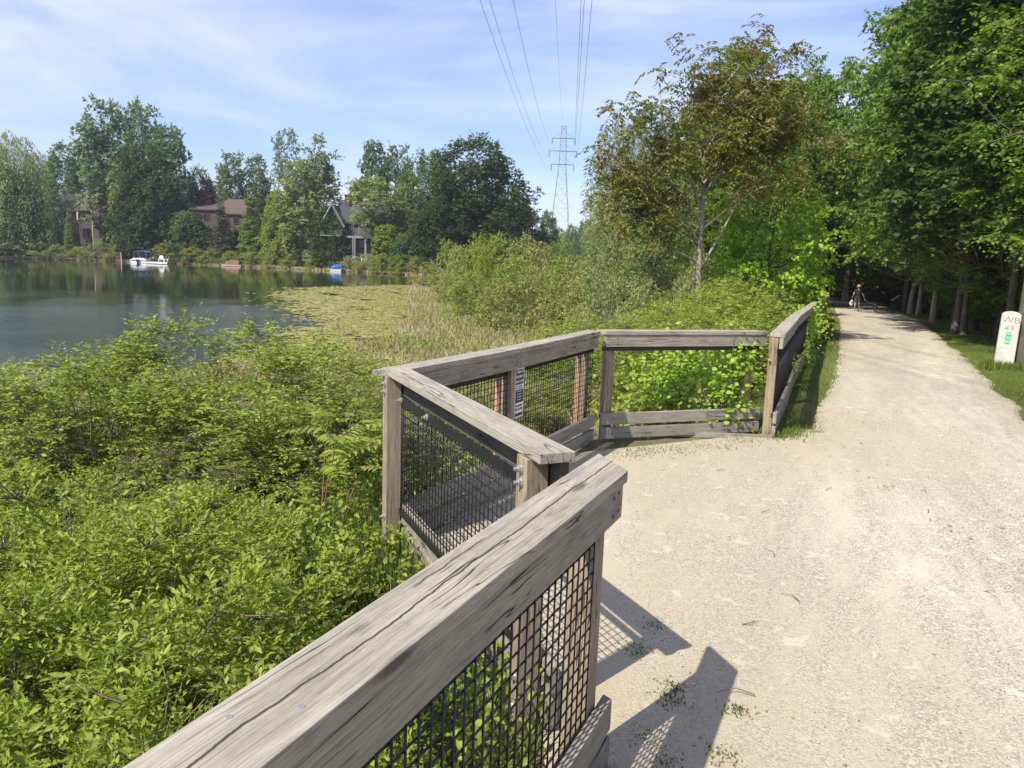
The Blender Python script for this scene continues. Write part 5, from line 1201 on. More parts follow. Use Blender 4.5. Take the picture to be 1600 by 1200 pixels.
# ------------------------------------------------------------------ pylon and power lines
M_STEEL = plain('lattice_steel', (.20, .22, .24), .6, .0, .1)
PD = 240.0
def pyl():
    c = cross_px(877, 300, PD); cx = c.x; z0 = gz(cx, PD)
    e = empty('pylon', (cx, PD, z0)); tag(e, 'tall steel lattice pylon carrying power lines above the distant trees', 'pylon')
    Z = lambda py: cross_px(877, py, PD).z - z0
    top = Z(197); zs = [0, Z(392), Z(368), Z(345), Z(325), Z(305), Z(288), Z(272), Z(257), Z(247), Z(236), Z(226), Z(216), Z(207), Z(200)]
    wd = lambda z: np.interp(z, [0, Z(300), Z(257), Z(200)], [3.9, 1.75, 1.05, .7])
    def lean(z): return z * 0.0
    bm = bmesh.new()
    for i in range(len(zs) - 1):
        a, b = zs[i], zs[i + 1]; wa, wb = float(wd(a)), float(wd(b))
        ca = [(-wa, -wa, a), (wa, -wa, a), (wa, wa, a), (-wa, wa, a)]; cb_ = [(-wb, -wb, b), (wb, -wb, b), (wb, wb, b), (-wb, wb, b)]
        for k_ in range(4):
            j = (k_ + 1) % 4
            add_cyl(bm, ca[k_], cb_[k_], .075, seg=4); add_cyl(bm, ca[k_], cb_[j], .035, seg=3); add_cyl(bm, ca[j], cb_[k_], .035, seg=3); add_cyl(bm, cb_[k_], cb_[j], .035, seg=3)
    link('lattice_body', bm_mesh('lattice_body', bm, M_STEEL), e)
    att = []
    for py, hw in ((216, 3.4), (236, 4.15), (257, 3.35)):
        z = Z(py); bm = bmesh.new(); w = float(wd(z))
        for s in (-1, 1):
            for yy in (-w * .8, w * .8): add_cyl(bm, (0, yy, z), (s * hw, 0, z), .08, seg=4)
            add_cyl(bm, (s * w, 0, z + 1.6), (s * hw, 0, z), .05, seg=4)
        link('cross_arm', bm_mesh('cross_arm', bm, M_STEEL), e)
        for s in (-1, 1):
            bm = bmesh.new(); add_cyl(bm, (s * hw, 0, z), (s * hw, 0, z - 1.8), .13, seg=6)
            link('insulator', bm_mesh('insulator', bm, plain('insulator_glass', (.12, .14, .15), .3)), e); att.append((cx + s * hw, z0 + z - 1.8))
    bm = bmesh.new()
    for s in (-1, 1): add_cyl(bm, (-s * .6, 0, Z(203)), (s * .9, 0, top), .06, seg=4)
    add_cyl(bm, (-.9, 0, top), (.9, 0, top), .06, seg=4); link('peak', bm_mesh('peak', bm, M_STEEL), e)
    att.append((cx, z0 + top)); return att
att = pyl(); M_LINE = plain('power_line_aluminium', (.16, .17, .18), .5, .3)
# attachment index -> column where the wire leaves the top of the photo
for k_, (ai, px) in enumerate([(0, 802), (2, 765), (4, 750), (1, 908), (3, 925), (5, 913), (6, 868)]):
    ax, az = att[ai]; yb = 74.0; Bp = cross_px(px, 0, yb); c2 = .00036
    dy = yb - PD; b = (Bp.z - az - c2 * dy * dy) / dy; sx_ = (Bp.x - ax) / dy
    ys = np.linspace(-70, PD, 60); dd = ys - PD; pts = np.stack([ax + sx_ * dd, ys, az + b * dd + c2 * dd * dd], -1)
    v, q = tubes(pts[None], np.full((1, 60), .022 if k_ < 6 else .014), 4)
    o = link('power_line', mesh_np('power_line', v, [(q, 0)], [M_LINE]))
    tag(o, 'power line sweeping overhead from ' + ['the left end of the top pylon arm', 'the left end of the middle pylon arm', 'the left end of the lowest pylon arm', 'the right end of the top pylon arm', 'the right end of the middle pylon arm', 'the right end of the lowest pylon arm', 'the peak of the pylon'][k_], 'cable', 'power lines')

# ------------------------------------------------------------------ houses on the far shore
M_SHING = plain('brown_shingle', (.085, .062, .052), .9, 0, .3, 3); M_SHING2 = plain('slate_shingle', (.045, .047, .055), .8, 0, .3, 3)
M_BROWN = plain('brown_siding', (.085, .064, .05), .9, 0, .2, 2); M_BRICK = plain('brick_wall', (.095, .062, .048), .9, 0, .25, 6); M_TAN = plain('tan_trim', (.42, .31, .23), .8, 0, .1, 3)
M_GREYW = plain('shaded_grey_siding', (.085, .083, .08), .8, 0, .15, 2); M_WT = plain('shaded_off_white_trim', (.22, .215, .195), .6, 0, .08, 3); M_GL = plain('dark_window_glass', (.015, .02, .025), .08, 0, .1); M_DECK = plain('deck_wood', (.20, .12, .08), .8, 0, .2, 4)  # siding and trim colours darkened for the shade over the grey house
def window(root, x0, x1, z0, z1, y, frame_mat):
    bm = bmesh.new(); t = .09
    for a in ((x0, x1, z0, z0 + t), (x0, x1, z1 - t, z1), (x0, x0 + t, z0 + t, z1 - t), (x1 - t, x1, z0 + t, z1 - t), ((x0 + x1) / 2 - .03, (x0 + x1) / 2 + .03, z0 + t, z1 - t)):
        add_box(bm, (a[0], y - .10, a[2]), (a[1], y + .02, a[3]))
    f = link('window', bm_mesh('window', bm, frame_mat), root)
    bm = bmesh.new(); add_box(bm, (x0 + t, y - .03, z0 + t), (x1 - t, y - .015, z1 - t)); link('pane', bm_mesh('pane', bm, M_GL), f)
def gable_roof(root, x0, x1, y0, y1, ze, zr, mat, over=.35, th=.18, name='roof'):
    """ridge along X"""
    bm = bmesh.new(); ym = (y0 + y1) / 2; s = (zr - ze) / (ym - y0)
    for sg_ in (-1, 1):
        ya = y0 - over if sg_ < 0 else y1 + over; za = ze - s * over
        pts = [(x0 - over, ya, za), (x1 + over, ya, za), (x1 + over, ym, zr), (x0 - over, ym, zr)]
        vs = [bm.verts.new(p_) for p_ in pts] + [bm.verts.new((a, b, c + th)) for a, b, c in pts]
        for f_ in ((0, 1, 2, 3), (4, 5, 6, 7), (0, 1, 5, 4), (1, 2, 6, 5), (2, 3, 7, 6), (3, 0, 4, 7)): bm.faces.new([vs[i] for i in f_])
    bmesh.ops.recalc_face_normals(bm, faces=bm.faces[:]); return link(name, bm_mesh(name, bm, mat), root)
def gabled_walls(root, x0, x1, y0, y1, zb, ze, zr, mat, name='wall'):
    bm = bmesh.new(); ym = (y0 + y1) / 2; prof = [(y0, zb), (y1, zb), (y1, ze), (ym, zr), (y0, ze)]
    a = [bm.verts.new((x0, y, z)) for y, z in prof]; b = [bm.verts.new((x1, y, z)) for y, z in prof]
    bm.faces.new(a); bm.faces.new(b[::-1])
    for i in range(5): bm.faces.new([a[i], b[i], b[(i + 1) % 5], a[(i + 1) % 5]])
    bmesh.ops.recalc_face_normals(bm, faces=bm.faces[:]); return link(name, bm_mesh(name, bm, mat), root)

def HP(px, py, d): return cross_px(px, py, d)
# leftmost brown house
d = 138.0; o0 = HP(122, 385, d); zb = gz(o0.x, d) - .3; e = empty('brick_house', (o0.x, d, zb)); tag(e, 'leftmost brown house on the far shore with tan gable trim', 'house')
X = lambda px: HP(px, 340, d).x - o0.x
Z = lambda px, py: HP(px, py, d).z - zb
gabled_walls(e, X(123), X(164), 0, 9, 0, Z(140, 328), Z(140, 300), M_BROWN); gable_roof(e, X(123), X(164), 0, 9, Z(140, 328), Z(140, 301), M_SHING)
gabled_walls(e, X(80), X(122), 1.5, 10.5, 0, Z(100, 328), Z(100, 300), M_BROWN); gable_roof(e, X(80), X(121), 1.5, 10.5, Z(100, 328), Z(100, 301), M_SHING)
bm = bmesh.new(); t0 = Z(122, 333); t1 = Z(122, 298)
vs = [bm.verts.new(p_) for p_ in ((X(121.5), -.4, t0 - 1.2), (X(121.5), -.4, t0), (X(121.5), 4.5, t1 + .5), (X(121.5), 4.5, t1 - 1.6))]; vs2 = [bm.verts.new((X(124), v.co.y, v.co.z)) for v in vs]
bm.faces.new(vs); bm.faces.new(vs2[::-1]); [bm.faces.new([vs[i], vs2[i], vs2[(i + 1) % 4], vs[(i + 1) % 4]]) for i in range(4)]; bmesh.ops.recalc_face_normals(bm, faces=bm.faces[:])
link('gable_trim', bm_mesh('gable_trim', bm, M_TAN), e)
box_obj('brick_bay', (X(146), -.35, 0), (X(162), .1, Z(155, 331)), M_BRICK, e); box_obj('downpipe', (X(145), -.45, 0), (X(146.4), -.3, Z(146, 329)), M_TAN, e)
window(e, X(127), X(137), Z(130, 346), Z(130, 331), 0, M_BROWN); window(e, X(128), X(140), Z(130, 372), Z(130, 356), 0, M_BROWN); window(e, X(150), X(157), Z(150, 352), Z(150, 340), -.35, M_BROWN)
o = box_obj('skylight', (-.4, -.3, -.05), (.4, .3, .05), TXT_WHITE, e); o.location = (X(121 + 9), 2.6, Z(125, 313)); o.rotation_euler = (R(30), 0, 0)
# deck of the leftmost house
p = HP(168, 384, 133.5); e = empty('deck', (p.x, 133.5, gz(p.x, 133.5))); tag(e, 'brown wooden deck with railing right of the leftmost house', 'deck')
box_obj('floor', (-2.6, 0, 1.1), (2.6, 2.2, 1.25), M_DECK, e); box_obj('rail', (-2.6, -.05, 2.0), (2.6, .05, 2.1), M_DECK, e)
for i in range(14): box_obj('baluster', (-2.55 + i * .39, -.03, 1.25), (-2.50 + i * .39, .03, 2.0), M_DECK, e)
for i in (-2.4, 0, 2.4): box_obj('post', (i - .1, 0, -.3), (i + .1, .2, 1.1), M_DECK, e)
# middle brown house
d = 137.0; o0 = HP(340, 390, d); zb = gz(o0.x, d) - .3; e = empty('brick_house', (o0.x, d, zb)); tag(e, 'brown house with reddish stepped roofs half hidden by conifers', 'house')
gabled_walls(e, X(298) - 0, X(340), 0, 8, 0, Z(320, 327), Z(320, 311), M_BROWN); gable_roof(e, X(298), X(340), 0, 8, Z(320, 327), Z(320, 311), M_SHING)
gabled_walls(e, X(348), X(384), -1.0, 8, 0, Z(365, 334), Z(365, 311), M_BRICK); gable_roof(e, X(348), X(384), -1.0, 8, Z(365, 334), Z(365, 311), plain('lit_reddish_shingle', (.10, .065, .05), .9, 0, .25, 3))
box_obj('wall', (X(340), 1, 0), (X(348), 7, Z(344, 326)), M_BROWN, e)
for a, b, t_, u_ in ((303, 311, 344, 333), (318, 328, 344, 333), (303, 312, 374, 358), (320, 332, 374, 358)): window(e, X(a), X(b), Z(a, t_), Z(a, u_), 0, M_BROWN)
for a, b, t_, u_ in ((353, 361, 350, 340), (368, 376, 350, 340), (352, 362, 376, 362), (368, 378, 376, 362)): window(e, X(a), X(b), Z(a, t_), Z(a, u_), -1.0, M_BROWN)
# grey gabled house
d = 125.0; o0 = HP(555, 388, d); zb = gz(o0.x, d) - .5; e = empty('gabled_house', (o0.x, d, zb)); tag(e, 'grey house with a steep slate roof, brick chimney and pillared lower floor', 'house')
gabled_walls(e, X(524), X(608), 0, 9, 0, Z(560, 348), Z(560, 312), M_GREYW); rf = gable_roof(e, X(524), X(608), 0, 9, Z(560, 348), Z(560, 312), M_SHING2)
bm = bmesh.new(); add_box(bm, (X(532), 3.0, Z(535, 328)), (X(540), 4.2, Z(535, 303))); add_box(bm, (X(531.5), 2.9, Z(535, 303)), (X(540.5), 4.3, Z(535, 301.5))); link('chimney', bm_mesh('chimney', bm, M_BRICK), rf)
# front facing gable wing at the left
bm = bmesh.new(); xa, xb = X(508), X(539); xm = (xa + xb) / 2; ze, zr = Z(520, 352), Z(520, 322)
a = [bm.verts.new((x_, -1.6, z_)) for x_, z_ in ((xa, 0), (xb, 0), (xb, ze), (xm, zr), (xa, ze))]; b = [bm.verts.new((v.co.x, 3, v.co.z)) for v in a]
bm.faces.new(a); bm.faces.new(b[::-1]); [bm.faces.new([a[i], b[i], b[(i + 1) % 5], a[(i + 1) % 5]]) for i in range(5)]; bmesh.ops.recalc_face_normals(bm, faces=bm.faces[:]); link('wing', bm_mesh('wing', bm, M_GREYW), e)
bm = bmesh.new()
for sg_, xe in ((-1, xa - .3), (1, xb + .3)):
    pts = [(xe, -2.0, ze - .4), (xe, 3.2, ze - .4), (xm, 3.2, zr), (xm, -2.0, zr)]; vs = [bm.verts.new(q_) for q_ in pts] + [bm.verts.new((a_, b_, c_ + .2)) for a_, b_, c_ in pts]
    for f_ in ((0, 1, 2, 3), (4, 5, 6, 7), (0, 1, 5, 4), (1, 2, 6, 5), (2, 3, 7, 6), (3, 0, 4, 7)): bm.faces.new([vs[i] for i in f_])
bmesh.ops.recalc_face_normals(bm, faces=bm.faces[:]); link('wing_roof', bm_mesh('wing_roof', bm, M_SHING2), e)
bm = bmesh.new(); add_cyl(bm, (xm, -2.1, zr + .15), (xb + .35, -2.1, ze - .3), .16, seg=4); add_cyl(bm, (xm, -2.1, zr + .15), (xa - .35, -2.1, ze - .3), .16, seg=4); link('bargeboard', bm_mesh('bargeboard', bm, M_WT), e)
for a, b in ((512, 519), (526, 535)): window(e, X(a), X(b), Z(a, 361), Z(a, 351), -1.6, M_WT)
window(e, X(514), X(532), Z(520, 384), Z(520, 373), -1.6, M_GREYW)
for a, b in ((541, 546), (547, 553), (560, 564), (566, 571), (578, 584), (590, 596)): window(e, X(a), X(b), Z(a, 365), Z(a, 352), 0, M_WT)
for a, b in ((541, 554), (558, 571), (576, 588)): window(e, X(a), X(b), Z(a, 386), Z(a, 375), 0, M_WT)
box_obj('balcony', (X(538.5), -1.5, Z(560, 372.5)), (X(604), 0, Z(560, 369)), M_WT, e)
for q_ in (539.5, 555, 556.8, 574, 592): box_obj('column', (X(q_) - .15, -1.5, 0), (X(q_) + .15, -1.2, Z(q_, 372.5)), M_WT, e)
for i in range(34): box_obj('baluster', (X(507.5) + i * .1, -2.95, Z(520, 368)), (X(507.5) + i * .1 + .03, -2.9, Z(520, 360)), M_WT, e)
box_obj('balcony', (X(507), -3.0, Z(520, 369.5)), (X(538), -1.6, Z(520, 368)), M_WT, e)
# terrace furniture
M_WP = plain('white_paint', (.75, .76, .76), .5, 0, .04)
def chair_at(loc, rz, label, s=1.0, name='garden_chair', grp=None):
    e = empty(name, loc, rz); e.scale = (s,) * 3; tag(e, label, 'chair', grp)
    o = box_obj('seat', (-.28, -.28, .32), (.28, .28, .37), M_WP, e); o.rotation_euler = (R(-8), 0, 0)
    for i in range(5):
        o = box_obj('back_slat', (-.27 + i * .11, .24, .32), (-.18 + i * .11, .27, 1.05 - abs(i - 2) * .06), M_WP, e); o.rotation_euler = (R(-14), 0, 0)
    for sx_ in (-1, 1):
        box_obj('armrest', (sx_ * .34 - .06, -.35, .52), (sx_ * .34 + .06, .35, .55), M_WP, e)
        for yy in (-.3, .25): box_obj('leg', (sx_ * .33 - .03, yy - .04, 0), (sx_ * .33 + .03, yy + .04, .52), M_WP, e)
p = HP(558, 390, 122.5); tz = gz(p.x, 122.5)
e = empty('garden_table', (p.x, 122.6, tz + 1.0)); tag(e, 'small white table on the terrace of the grey gabled house', 'table')
bm = bmesh.new(); add_cyl(bm, (0, 0, .70), (0, 0, .74), .6, seg=16); link('tabletop', bm_mesh('tabletop', bm, M_WP), e); bm = bmesh.new(); add_cyl(bm, (0, 0, -1.2), (0, 0, .70), .06, seg=8); link('leg', bm_mesh('leg', bm, M_WP), e)
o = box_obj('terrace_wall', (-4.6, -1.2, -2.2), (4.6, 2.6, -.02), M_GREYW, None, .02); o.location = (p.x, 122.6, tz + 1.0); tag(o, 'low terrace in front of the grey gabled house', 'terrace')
chair_at((p.x + 1.1, 122.5, tz + 1.0), 1.2, 'white chair right of the small terrace table', 1); chair_at((p.x - 1.1, 122.6, tz + 1.0), -1.2, 'white chair left of the small terrace table', 1)

# ------------------------------------------------------------------ boat, dock, jet ski
M_HULL = plain('white_gelcoat', (.78, .79, .80), .25, 0, .03); M_BLUE = plain('blue_canvas', (.03, .17, .42), .8, 0, .15); M_DKB = plain('dark_interior', (.05, .055, .07), .6, 0, .2); M_MOT = plain('black_outboard', (.02, .02, .022), .4)
bd = 127.5; p = cross_px(216, 411, bd); e = empty('motor_boat', (p.x, bd, WATER_Z)); e.rotation_euler = (0, 0, R(4)); tag(e, 'white motor boat with a blue canopy seen from its stern beside the dock', 'boat')
bm = bmesh.new(); secs = [(-0.0, 1.22, .62), (1.5, 1.28, .66), (3.4, 1.2, .74), (4.8, .8, .86), (5.6, .06, .98)]; prev = None
for y_, w_, h_ in secs:
    ring = [bm.verts.new(q_) for q_ in ((-w_ * .82, y_, -.2), (-w_, y_, .15), (-w_ * 1.03, y_, h_), (-w_ * .85, y_, h_ + .03), (-w_ * .8, y_, h_ * .55), (w_ * .8, y_, h_ * .55), (w_ * .85, y_, h_ + .03), (w_ * 1.03, y_, h_), (w_, y_, .15), (w_ * .82, y_, -.2))]
    if prev:
        for i in range(10): bm.faces.new([prev[i], prev[(i + 1) % 10], ring[(i + 1) % 10], ring[i]])
    else: bm.faces.new(ring[::-1])
    prev = ring
bm.faces.new(prev); bmesh.ops.recalc_face_normals(bm, faces=bm.faces[:]); link('hull', bm_mesh('hull', bm, M_HULL), e)
box_obj('transom_seat', (-.95, .12, .5), (.95, .6, .82), M_HULL, e, .04); box_obj('console', (-.8, 2.3, .5), (.8, 2.7, 1.05), M_DKB, e, .05)
box_obj('windscreen', (-.95, 2.75, .95), (.95, 2.78, 1.35), M_GL, e)
bm = bmesh.new(); n_ = 8
for i in range(n_):
    a0, a1 = math.pi * i / n_, math.pi * (i + 1) / n_; 
    q_ = [bm.verts.new((-1.0 * math.cos(a), y_, 1.75 + .22 * math.sin(a))) for a in (a0, a1) for y_ in (.7, 2.9)]; bm.faces.new((q_[0], q_[1], q_[3], q_[2]))
bmesh.ops.remove_doubles(bm, verts=bm.verts[:], dist=.001); bmesh.ops.solidify(bm, geom=bm.faces[:], thickness=.03); link('canopy', bm_mesh('canopy', bm, M_BLUE), e)
for sx_ in (-1, 1):
    for y_ in (.75, 2.85): bm = bmesh.new(); add_cyl(bm, (sx_ * 1.0, y_, .66), (sx_ * .99, y_, 1.76), .02, seg=6); link('canopy_pole', bm_mesh('canopy_pole', bm, M_GALV), e)
bm = bmesh.new(); add_box(bm, (-.18, -.5, .25), (.18, -.02, .62)); add_box(bm, (-.08, -.4, -.35), (.08, -.15, .25)); bmesh.ops.bevel(bm, geom=bm.edges[:], offset=.03, segments=1, affect='EDGES'); link('outboard_motor', bm_mesh('outboard_motor', bm, M_MOT), e)
box_obj('rubbing_strake', (-1.28, -.03, .36), (1.28, -.005, .42), M_DKB, e)
# dock
d = 126.5; p = cross_px(245, 410, d); e = empty('dock', (p.x, d, WATER_Z)); tag(e, 'low timber dock right of the white boat', 'dock')
for i in range(19): box_obj('plank', (-2.0 + i * .215, -.9, .30), (-2.0 + i * .215 + .2, 1.6, .345), plain('dock_plank', (.36, .27, .2), .8, 0, .2) if i == 0 else bpy.data.materials['dock_plank'], e)
box_obj('fascia', (-2.02, -.96, .08), (2.1, -.905, .30), bpy.data.materials['white_gelcoat'], e)
for x_ in (-1.8, 0, 1.9): box_obj('pile', (x_ - .07, -.85, -.8), (x_ + .07, -.70, .295), M_DECK, e)
chair_at((p.x + .55, d + .4, WATER_Z + .345), R(20), 'white garden chair on the dock facing the water', 1.15, 'garden_chair'); chair_at((p.x + 1.55, d - .1, WATER_Z + .345), R(-75), 'white garden chair at the right end of the dock turned sideways', 1.0, 'garden_chair')
# brown landing
d = 126.5; p = cross_px(361, 417, d); e = empty('wooden_landing', (p.x, d + .8, WATER_Z)); tag(e, 'brown timber landing with steps at the water below the middle house', 'landing')
box_obj('platform', (-1.6, -.8, .05), (1.6, .5, .28), M_TAN, e); box_obj('wall', (-.5, 0, .29), (1.0, .9, 1.05), M_DECK, e, .02); box_obj('step', (-1.3, .0, .29), (-.55, .6, .6), M_DECK, e); box_obj('step', (-1.3, .35, .6), (-.55, .9, .9), M_DECK, e)
# steps beside the boat
p = cross_px(186, 396, 131); e = empty('garden_steps', (p.x, 131, gz(p.x, 131) - .1)); tag(e, 'steep brown wooden steps up the bank left of the white boat', 'steps')
for i in range(7): box_obj('step', (-.6 + i * -.16, i * .3, i * .3), (.3 + i * -.16, i * .3 + .32, i * .3 + .08), M_DECK, e)
o = box_obj('stringer', (-.05, 0, -.14), (.05, 3.0, .04), M_TAN, e); o.location = (.33, 0, .1); o.rotation_euler = (R(43), 0, R(28))
# jet ski
d = 117.6; p = cross_px(525, 423, d); e = empty('jet_ski', (p.x, d + .9, WATER_Z + .35)); e.rotation_euler = (0, 0, R(-62)); e.scale = (.8,) * 3; tag(e, 'jet ski under a bright blue cover at the water below the grey house', 'jet ski')
bm = bmesh.new(); prev = None
for y_, w_, z0_, z1_ in ((-1.2, .35, .1, .45), (-.6, .45, 0, .75), (0, .45, 0, .85), (.4, .42, 0, .8), (.7, .38, .05, 1.15), (1.0, .3, .1, .75), (1.45, .06, .35, .5)):
    ring = [bm.verts.new(q_) for q_ in ((-w_, y_, z0_), (-w_, y_, (z0_ + z1_) / 2), (-w_ * .4, y_, z1_), (w_ * .4, y_, z1_), (w_, y_, (z0_ + z1_) / 2), (w_, y_, z0_))]
    if prev: [bm.faces.new([prev[i], prev[(i + 1) % 6], ring[(i + 1) % 6], ring[i]]) for i in range(6)]
    else: bm.faces.new(ring[::-1])
    prev = ring
bm.faces.new(prev); bmesh.ops.recalc_face_normals(bm, faces=bm.faces[:]); link('cover', bm_mesh('cover', bm, plain('bright_blue_cover', (.02, .12, .42), .5, 0, .15)), e)
e = empty('floating_dock', (p.x, d + .9, WATER_Z)); tag(e, 'small pale floating platform under the blue covered jet ski', 'dock'); box_obj('deck', (-.95, -.8, -.05), (.75, .8, .34), plain('pale_plastic', (.5, .47, .42), .6), e, .03); box_obj('ramp', (.76, -.7, -.05), (1.1, .7, .3), M_MOT, e)

# ------------------------------------------------------------------ person, bag, dog
def skin_mesh(name, verts, edges, radii, mat, parent, root=0, sub=2):
    me = bpy.data.meshes.new(name); me.from_pydata([tuple(v) for v in verts], edges, []); me.update()
    o = bpy.data.objects.new(name, me); COL.objects.link(o); o.parent = parent
    md = o.modifiers.new('skin', 'SKIN'); sk = me.skin_vertices[0] if me.skin_vertices else None
    if sk is None:
        bm = bmesh.new(); bm.from_mesh(me); bm.verts.layers.skin.verify(); bm.to_mesh(me); bm.free(); sk = me.skin_vertices[0]
    for i, r_ in enumerate(radii): sk.data[i].radius = (r_, r_) if not isinstance(r_, tuple) else r_; sk.data[i].use_root = (i == root)
    md.use_smooth_shade = True; s = o.modifiers.new('sub', 'SUBSURF'); s.levels = sub; s.render_levels = sub
    me.materials.append(mat); return o
M_SKIN = plain('skin', (.52, .30, .21), .55, 0, .05); M_TEE = plain('black_tee', (.014, .015, .022), .9, 0, .2); M_SHORT = plain('grey_shorts', (.10, .13, .14), .9, 0, .2); M_HAIR = plain('sandy_hair', (.42, .22, .10), .7, 0, .3, 30); M_SHOE = plain('grey_shoe', (.22, .22, .27), .7)
def add_skin(vs, es, rs, chain, start=None):
    prev = start; ids = []
    for p_, r_ in chain:
        vs.append(Vector(p_)); rs.append(r_); i = len(vs) - 1; ids.append(i)
        if prev is not None: es.append((prev, i))
        prev = i
    return ids
PY = 49.8; pp = cross_px(1338, 486, PY); pz = float(zpath(PY)) + .01
per = empty('person', (pp.x, PY, pz)); per.rotation_euler = (0, 0, R(-22)); per.scale = (.95,) * 3
tag(per, 'person in black tee shirt and dark shorts walking away down the trail', 'person')
vs = []; es = []; rs = []
sp_ = add_skin(vs, es, rs, [((0, 0, .92), (.13, .095)), ((0, 0, 1.08), (.13, .095)), ((0, .01, 1.26), (.155, .105)), ((0, .01, 1.38), (.15, .09)), ((0, 0, 1.47), (.055, .055)), ((0, .02, 1.54), (.06, .06)), ((.0, .03, 1.62), (.085, .10)), ((0, .03, 1.70), (.075, .085))])
for s_, ph in ((-1, .10), (1, -.10)):
    add_skin(vs, es, rs, [((s_ * .10, ph * .2, .84), (.095, .10)), ((s_ * .11, ph * .6 + .02, .50), (.062, .065)), ((s_ * .11, ph - .02, .34), (.055, .06)), ((s_ * .105, ph - .03, .09), (.034, .036)), ((s_ * .11, ph + .02, .035), (.038, .03)), ((s_ * .12, ph + .13, .03), (.034, .022))], sp_[0])
hands = {}
for s_, out_, fw in ((-1, .34, .02), (1, .42, .10)):
    ids = add_skin(vs, es, rs, [((s_ * .19, .0, 1.39), (.055, .055)), ((s_ * (.21 + (out_ - .2) * .4), -.02, 1.12), (.04, .042)), ((s_ * out_, fw, .88), (.026, .028)), ((s_ * (out_ + .012), fw + .01, .81), (.036, .018))], sp_[3])
    hands[s_] = Vector((s_ * (out_ + .02), fw + .02, .75)); h_ = ids[-1]
    for k_, (fx_, ln_) in enumerate(((-.028, .075), (-.010, .085), (.009, .08), (.026, .062))):
        add_skin(vs, es, rs, [((s_ * (out_ + .014), fw + .01 + fx_, .775), .0095), ((s_ * (out_ + .02), fw + .01 + fx_ * 1.1, .775 - ln_ * .5), .009), ((s_ * (out_ + .004), fw + .01 + fx_, .775 - ln_ * .85), .008)], h_)
    add_skin(vs, es, rs, [((s_ * (out_ - .01), fw + .045, .80), .011), ((s_ * (out_ - .016), fw + .06, .765), .009)], h_)
skin_mesh('body', vs, es, rs, M_SKIN, per, 0, 1)
# clothes follow the body
vs = []; es = []; rs = []
t_ = add_skin(vs, es, rs, [((0, 0, .76), (.225, .17)), ((0, 0, .92), (.215, .165)), ((0, 0, 1.12), (.175, .13)), ((0, .01, 1.28), (.18, .13)), ((0, .01, 1.40), (.165, .105)), ((0, 0, 1.46), (.08, .07))])
for s_, o2 in ((-1, .235), (1, .26)): add_skin(vs, es, rs, [((s_ * .19, 0, 1.395), (.075, .072)), ((s_ * o2, -.01, 1.22), (.072, .07))], t_[4])
skin_mesh('tee_shirt', vs, es, rs, M_TEE, per, 2, 1)
vs = []; es = []; rs = []
t_ = add_skin(vs, es, rs, [((0, 0, .90), (.19, .15))])
for s_, ph in ((-1, .06), (1, -.06)): add_skin(vs, es, rs, [((s_ * .095, ph * .3, .80), (.112, .118)), ((s_ * .11, ph + .01, .54), (.092, .095))], t_[0])
skin_mesh('shorts', vs, es, rs, M_SHORT, per, 0, 1)
bm = bmesh.new(); r_ = bmesh.ops.create_icosphere(bm, subdivisions=3, radius=.125); gh = random.Random(4)
for v in bm.verts:
    n_ = 1 + .09 * mnoise.noise(v.co * 22) ; v.co = Vector((v.co.x * .98 * n_, v.co.y * 1.02 * n_ - .02, v.co.z * 1.05 * n_ if v.co.z > -.05 else v.co.z * 1.25))
bmesh.ops.delete(bm, geom=[v for v in bm.verts if v.co.y > .075 and v.co.z < .03], context='VERTS'); o = link('hair', bm_mesh('hair', bm, M_HAIR, True), per); o.location = (0, .02, 1.645)
for s_ in (-1, 1): bm = bmesh.new(); bmesh.ops.create_icosphere(bm, subdivisions=2, radius=.028); o = link('ear', bm_mesh('ear', bm, M_SKIN, True), per); o.location = (s_ * .092, .05, 1.62); o.scale = (.4, .8, 1.2)
bm = bmesh.new(); add_cyl(bm, (0, .12, 1.625), (0, .155, 1.60), .018, .008, 6)
link('nose', bm_mesh('nose', bm, M_SKIN, True), per)
for s_ in (-1, 1): bm = bmesh.new(); bmesh.ops.create_icosphere(bm, subdivisions=1, radius=.014); o = link('eye', bm_mesh('eye', bm, TXT_BLACK, True), per); o.location = (s_ * .035, .118, 1.648)
bm = bmesh.new(); add_box(bm, (-.025, .112, 1.575), (.025, .124, 1.583)); link('mouth', bm_mesh('mouth', bm, plain('lips', (.4, .15, .13))), per)
for s_, ph in ((-1, .10), (1, -.10)): o = box_obj('shoe', (s_ * .115 - .045, ph - .07, -.005), (s_ * .115 + .045, ph + .19, .075), M_SHOE, per, .02)
def pw(v): return Vector((pp.x, PY, pz)) + Matrix.Rotation(R(-22), 3, 'Z') @ (Vector(v) * .95)
hb = pw(hands[-1]); bm = bmesh.new(); bmesh.ops.create_icosphere(bm, subdivisions=3, radius=1)
for v in bm.verts:
    z_ = v.co.z; w_ = .13 * (1 - max(0, z_) ** 1.5 * .8) * (1 + .25 * mnoise.noise(v.co * 3.1)); v.co = Vector((v.co.x * w_, v.co.y * w_ * .7, z_ * .21 - .20))
o = link('carrier_bag', bm_mesh('carrier_bag', bm, M_WP, True)); o.location = hb; tag(o, "white bag hanging from the walker's left hand", 'bag')
